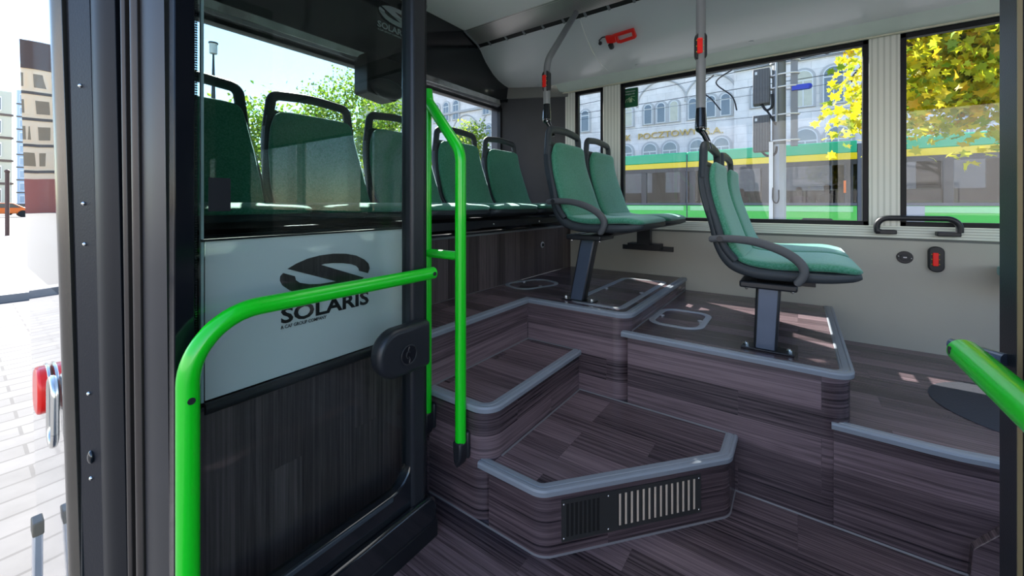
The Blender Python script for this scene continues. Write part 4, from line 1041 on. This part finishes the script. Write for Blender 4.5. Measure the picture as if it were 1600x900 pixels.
mb = MB(); mb.tube(bez3([(-.05, .30, 3.42), (-.08, .22, 3.28), (-.1, .12, 3.34), (-.1, .12, 3.6)], 6), .025, 8); mb.tube(bez3([(-.05, .32, 3.42), (-.08, .2, 3.25), (-.12, .1, 3.05), (-.1, .05, 2.95)], 6), .02, 8)
mb.tube(bez3([(-.05, .30, 2.42), (-.08, .2, 2.32), (-.1, .06, 2.36), (-.1, .03, 2.5)], 6), .025, 8); mb.build('cable', RUBBER, ms)
for z in (4.35, 3.62):
    mb = MB(); mb.box(-.1, 0, -.50, -.22, z, z+.10); mb.sphere((-.05, -.5, z+.05), .06, 10, 6); mb.build('blue_clamp', BLUE, ms)
mb = MB(); mb.tube(bez3([(-.15, .10, 1.65), (-.17, .10, 1.4), (-.17, .04, 1.33), (-.17, -.0, 1.4), (-.15, .0, 1.6)], 6), .012, 8); mb.build('hook', RUBBER, ms)
# overhead wires with drooping jumpers
wi = thing('overhead_wires', 'thin dark tram wires and looping jumpers in front of the facade', 'wires')
mb = MB()
for (a, b) in (((13, 9, 4.9), (13, -6, 4.75)), ((13, 9, 4.4), (13, -6, 5.1)), ((20, 16, 5.55), (20, -8, 5.75)), ((20, 16, 4.9), (20, -8, 4.6)), ((12, 10, 3.9), (12, -5, 4.1))): mb.tube([a, b], .008, 6)
mb.build('wire', RUBBER, wi)
for pth in ([(11, 1.7, 4.2), (11, 2.0, 3.9), (11, 1.75, 3.6), (11, 1.55, 3.3)], [(11, 1.3, 4.25), (11, 1.65, 4.0), (11, 1.3, 3.6), (11, 1.2, 3.25)], [(11, -.25, 4.55), (11, -.5, 4.25), (11, -.8, 4.45), (11, -1.15, 4.4), (11, -1.25, 4.1), (11, -.95, 3.7), (11, -.93, 3.55)], [(11, -1.0, 4.5), (11, -1.45, 4.4), (11, -1.5, 4.1), (11, -1.25, 3.8), (11, -1.2, 3.6)], [(11, -1.2, 5.1), (11, -1.15, 4.8), (11, -1.3, 4.6)]):
    mb = MB(); mb.tube(bez3(pth, 8), .018, 6); mb.build('jumper', RUBBER, wi)

# trees
def leaf_cloud(mb, blobs, n, size, rg, lobed):
    tot = sum(b[1][0]*b[1][1]*b[1][2] for b in blobs)
    for c, r in blobs:
        k = int(n*r[0]*r[1]*r[2]/tot)
        # twig centres so the leaves hang in bunches
        for _ in range(max(k//9, 1)):
            while True:
                u = Vector((rg.uniform(-1, 1), rg.uniform(-1, 1), rg.uniform(-1, 1)))
                if u.length <= 1: break
            u *= (.55+.45*rg.random())
            ctr = Vector(c)+Vector((u.x*r[0], u.y*r[1], u.z*r[2]))
            for _ in range(9):
                p = ctr+Vector((rg.gauss(0, 1), rg.gauss(0, 1), rg.gauss(0, 1)))*size*1.5
                s = size*rg.uniform(.6, 1.15)
                M = Matrix.Translation(p) @ Matrix.Rotation(rg.uniform(0, 6.28), 4, 'Z') @ Matrix.Rotation(rg.uniform(-1.1, 1.1), 4, 'X') @ Matrix.Rotation(rg.uniform(0, 6.28), 4, 'Y')
                if lobed:
                    o = [(0, -.5), (.16, -.28), (.48, -.30), (.34, -.05), (.5, .14), (.2, .16), (0, .52), (-.2, .16), (-.5, .14), (-.34, -.05), (-.48, -.30), (-.16, -.28)]
                    vs = [M @ Vector((x*s, y*s, abs(x)*s*.3)) for x, y in o]+[M @ Vector((0, 0, 0))]
                    mb.add(vs, [(12, i, (i+1) % 12) for i in range(12)])
                else:
                    o = [(0, -.5), (.36, -.05), (0, .55), (-.36, -.05)]
                    vs = [M @ Vector((x*s, y*s, abs(x)*s*.4)) for x, y in o]
                    mb.add(vs, [(0, 1, 2), (0, 2, 3)])
def tree(name, label, base, top, blobs, n, size, mat, group=None, lobed=False, seed=1, tr=.16, branches=()):
    rg = random.Random(seed)
    t = thing(name, label, 'tree', base, 0, group)
    b = Vector(base)
    mb = MB(); leaf_cloud(mb, [(Vector(c)-b, r) for c, r in blobs], n, size, rg, lobed); mb.build('foliage', mat, t, normals=False)
    tp = Vector(top)-b
    MB().tube([(0, 0, 0), tp*.5+Vector((.1, .05, 0)), tp], [tr, tr*.75, tr*.35], 10).build('trunk', BARK, t)
    for k, (c, r) in enumerate(list(blobs)[:6]):
        e = Vector(c)-b; s0 = tp*(.55+.05*k)
        MB().tube(bez3([s0, s0.lerp(e, .5)+Vector((0, 0, .25)), e], 5), [tr*.4-.0*i for i in range(11)], 8).build('branch', BARK, t)
    for pth in branches:
        MB().tube(bez3([Vector(p)-b for p in pth], 5), .018, 8).build('branch', BARK, t)
tree('maple_tree', 'yellow-green maple with hanging branches outside the right side windows', (9.0, -5.4, GZ), (9.0, -4.9, 4.2),
     [((8.6, -3.0, 3.6), (1.0, 1.55, 1.35)), ((8.4, -2.0, 2.75), (.7, .95, .6)), ((8.7, -1.95, 3.3), (1.0, .85, .9)), ((8.6, -1.6, 4.0), (.7, .55, .8)), ((8.5, -.95, 3.4), (.55, .22, .8)), ((8.5, -.80, 2.5), (.5, .36, .40)), ((8.3, -2.35, 2.0), (.35, .55, .25)), ((8.5, -1.75, 2.5), (.6, .6, .45))],
     9500, .155, LFRONT, lobed=True, seed=5, tr=.14, branches=([(8.3, -4.6, 3.9), (8.3, -3.0, 3.5), (8.4, -1.4, 3.2)], [(8.2, -4.4, 3.2), (8.2, -2.8, 2.9), (8.3, -1.5, 3.0)]))
rt = 'trees behind the rear window'
tree('plane_tree', 'bushy green-yellow tree left of the lamp side, behind the second bench seat', (10.2, 24, GZ), (10.2, 24, 5), [((9.8, 24, 5.3), (1.7, 2, 1.8)), ((8.6, 24, 4.2), (1.3, 1.6, 1.6)), ((10.6, 23, 3.2), (2.2, 2, 1.8))], 2600, .26, LREAR, rt, seed=11)
tree('plane_tree', 'tallest green-yellow tree above the middle of the rear bench', (14.2, 25, GZ), (14.2, 25, 6.5), [((13.4, 25, 6.7), (1.8, 2, 2.1)), ((15.6, 25, 8.1), (2.0, 2, 2.3)), ((15.0, 24, 5.0), (2.9, 2, 2.4)), ((12.3, 24, 4.6), (1.8, 2, 2))], 4200, .26, LREAR, rt, seed=12)
tree('plane_tree', 'green-yellow tree behind the black camera box and door stile', (19.4, 25, GZ), (19.4, 25, 6.5), [((19.0, 25, 7.4), (2.1, 2, 3.0)), ((17.4, 25, 5.4), (2.0, 2, 2.2)), ((20.4, 24, 4.4), (2.0, 2, 2))], 3400, .26, LREAR, rt, seed=13)
tree('young_tree', 'small light green tree in front of the stone facade seen above the bench', (20.6, 18.2, GZ), (20.6, 18.2, 4.4), [((20.6, 18.2, 5.6), (1.1, 1.1, 1.2)), ((20.3, 18.2, 4.3), (1.6, 1.4, 1.0)), ((20.6, 15.8, 3.4), (1.3, 1.1, .9))], 2400, .22, LREAR, seed=14, tr=.1)
lm = thing('street_lamp', 'slim street lamp with a pale cylindrical head against the sky', 'lamp', (6.35, 20, GZ))
MB().tube([(0, 0, 0), (0, 0, 5.2), (0, 0, 7.6)], [.11, .09, .035], 12).build('post', DMETAL, lm)
MB().cyl((0, 0, 7.62), 'z', .14, .42, 16).build('lamp_head', WFR, lm, .01)
MB().cyl((0, 0, 8.04), 'z', .17, .05, 16).build('cap', DMETAL, lm)
MB().box(-.2, .2, -.1, .1, 4.7, 5.4).build('box', TD, lm)

# distant street on the left
def tower(name, label, x0, x1, y0, y1, h, wall, pane, fl_h, bay, base_mat=None, top_mat=None):
    t = thing(name, label, 'building', ((x0+x1)/2, y0, GZ))
    X0, X1 = x0-(x0+x1)/2, x1-(x0+x1)/2
    MB().box(X0, X1, 0, y1-y0, 0, h).build('wall', wall, t)
    if base_mat: MB().box(X0-.15, X1+.15, -.15, y1-y0, 0, fl_h*1.3).build('ground_floor', base_mat, t)
    if top_mat: MB().box(X0-.2, X1+.2, -.2, y1-y0, h-fl_h*.95, h+.3).build('top_storey', top_mat, t)
    nz = int(h/fl_h); nx = max(1, int((x1-x0)/bay)); c = 0
    for k in range(1 if base_mat else 0, nz-(1 if top_mat else 0)):
        z = fl_h*(k+.45)+(.3*fl_h if base_mat else 0)
        MB().box(X0-.12, X1+.12, -.12, .0, z-fl_h*.22, z-fl_h*.12).build('floor_band', MATS['band_dark'], t)
        for i in range(nx):
            cx = X0+(i+.5)*(x1-x0)/nx; c += 1
            if c > 95: continue
            f = MB().box(cx-bay*.28, cx+bay*.28, -.08, .02, z, z+fl_h*.62).build('window_frame', CREAM if base_mat else WFR, t)
            MB().box(cx-bay*.22, cx+bay*.22, -.1, -.07, z+.12, z+fl_h*.55).build('pane', pane, f)
    return t
simple('band_dark', (.12, .10, .09), .7)
CREAM = simple('cream_render', (.95, .74, .52), .7); REDB = simple('red_arcade', (.42, .14, .11), .7); BROWN = simple('brown_roof', (.10, .06, .05), .6)
tower('corner_building', 'cream six storey corner building mirrored in the bus flank', -22, -3.9, 70, 84, 19.0, CREAM, simple('pane_ochre', (.25, .17, .10), .3), 2.95, 1.35, REDB, BROWN)
tower('green_building', 'pale grey-green building at the far left edge', 2.2, 4.75, 90, 100, 17.0, simple('grey_green', (.50, .55, .48), .7), WPANE, 3.2, 1.3)
tower('white_building', 'narrow white high-rise between two others at far left', 5.1, 6.1, 120, 130, 19.5, simple('white_render', (.75, .77, .8), .6), WPANE, 3.0, 1.2)
tower('glass_tower', 'blue-grey glass office block far down the street', 9.2, 16, 160, 170, 30, simple('blue_cladding', (.42, .52, .64), .3), simple('pane_blue', (.3, .38, .48), .15), 3.2, 1.6)
def car(name, label, x, y, col, s=1):
    t = thing(name, label, 'car', (x, y, GZ), 0, None)
    q = [(-2.1, .35), (-2.1, .75), (-1.5, .88), (-.9, 1.35), (.7, 1.38), (1.4, .92), (2.05, .80), (2.1, .35)]
    MB().prism(q, -.8, .8, 'xz').build('body', col, t, .08)
    MB().prism([(-1.35, .90), (-.85, 1.30), (.65, 1.32), (1.2, .92)], -.82, .82, 'xz').build('windows', TD, t, .02)
    for wx in (-1.35, 1.3):
        for wy in (-.8, .8): MB().tube([(wx, wy-.1, .33), (wx, wy+.1, .33)], .33, 18).build('wheel', RUBBER, t, .03)
car('car', 'orange car in the street at far left', 2.6, 62, ORANGE)
car('car', 'silver car behind the orange one at far left', 5.0, 74, ALU)
bl = thing('bollard', 'thin brown post standing on the pavement at far left', 'post', (1.25, 26, GZ))
MB().tube([(0, 0, 0), (0, 0, 2.6)], .06, 10).build('shaft', simple('post_brown', (.10, .05, .04), .6), bl)
MB().sphere((0, 0, 2.62), .08, 10, 6).build('knob', MATS['post_brown'], bl)
# houses behind the photographer, closing the square
hb = thing('square_building', 'pale building across the square, seen only mirrored in glass', 'building', (-40, 0, GZ))
MB().box(-8, 0, -45, 35, 0, 12).build('wall', STONE, hb)

# ------------------------------------------------------------------ light
wd = bpy.data.worlds.new('sky'); S.world = wd; wd.use_nodes = True
nt = wd.node_tree; nt.nodes.clear()
wo = nt.nodes.new('ShaderNodeOutputWorld'); bg = nt.nodes.new('ShaderNodeBackground')
sk = nt.nodes.new('ShaderNodeTexSky'); sk.sky_type = 'NISHITA'; sk.sun_disc = False
SUN = Vector((.56, 1.0, .92)).normalized()
sk.sun_elevation = math.asin(SUN.z); sk.sun_rotation = math.atan2(SUN.x, SUN.y); sk.altitude = 100; sk.air_density = 1.0; sk.dust_density = .2; sk.ozone_density = 1.6
bg.inputs['Strength'].default_value = .22
nt.links.new(sk.outputs[0], bg.inputs[0]); nt.links.new(bg.outputs[0], wo.inputs[0])
sl = bpy.data.lights.new('sun', 'SUN'); sl.energy = 10.0; sl.angle = math.radians(.6); sl.color = (1, .95, .86)
so = bpy.data.objects.new('sun', sl); COL.objects.link(so); so.rotation_euler = SUN.to_track_quat('Z', 'Y').to_euler()
# soft fill lights added under the ceiling centre to brighten the interior, not fittings
for k in range(3):
    la = bpy.data.lights.new('cabin_fill', 'AREA'); la.shape = 'RECTANGLE'; la.size = .7; la.size_y = 1.7; la.energy = 1.6; la.spread = math.radians(105); la.color = (.97, .98, 1)
    lo = bpy.data.objects.new('cabin_fill', la); COL.objects.link(lo); lo.location = (1.36, -.1-2.0*k, 2.085); lo.rotation_euler = (0, 0, 0)
# ------------------------------------------------------------------ camera
cd = bpy.data.cameras.new('camera'); co = bpy.data.objects.new('camera', cd); COL.objects.link(co)
cd.sensor_width = 36; cd.lens = 624/1600*36; cd.shift_y = -132/1600; cd.clip_start = .01; cd.clip_end = 500
co.location = (0, 0, 1.0); co.rotation_euler = (PI/2, 0, -math.atan2(.813, .582))
S.camera = co
S.view_settings.view_transform = 'Standard'; S.view_settings.look = 'None'; S.view_settings.gamma = 1; S.view_settings.use_curve_mapping = False
S.view_settings.exposure = 1.3
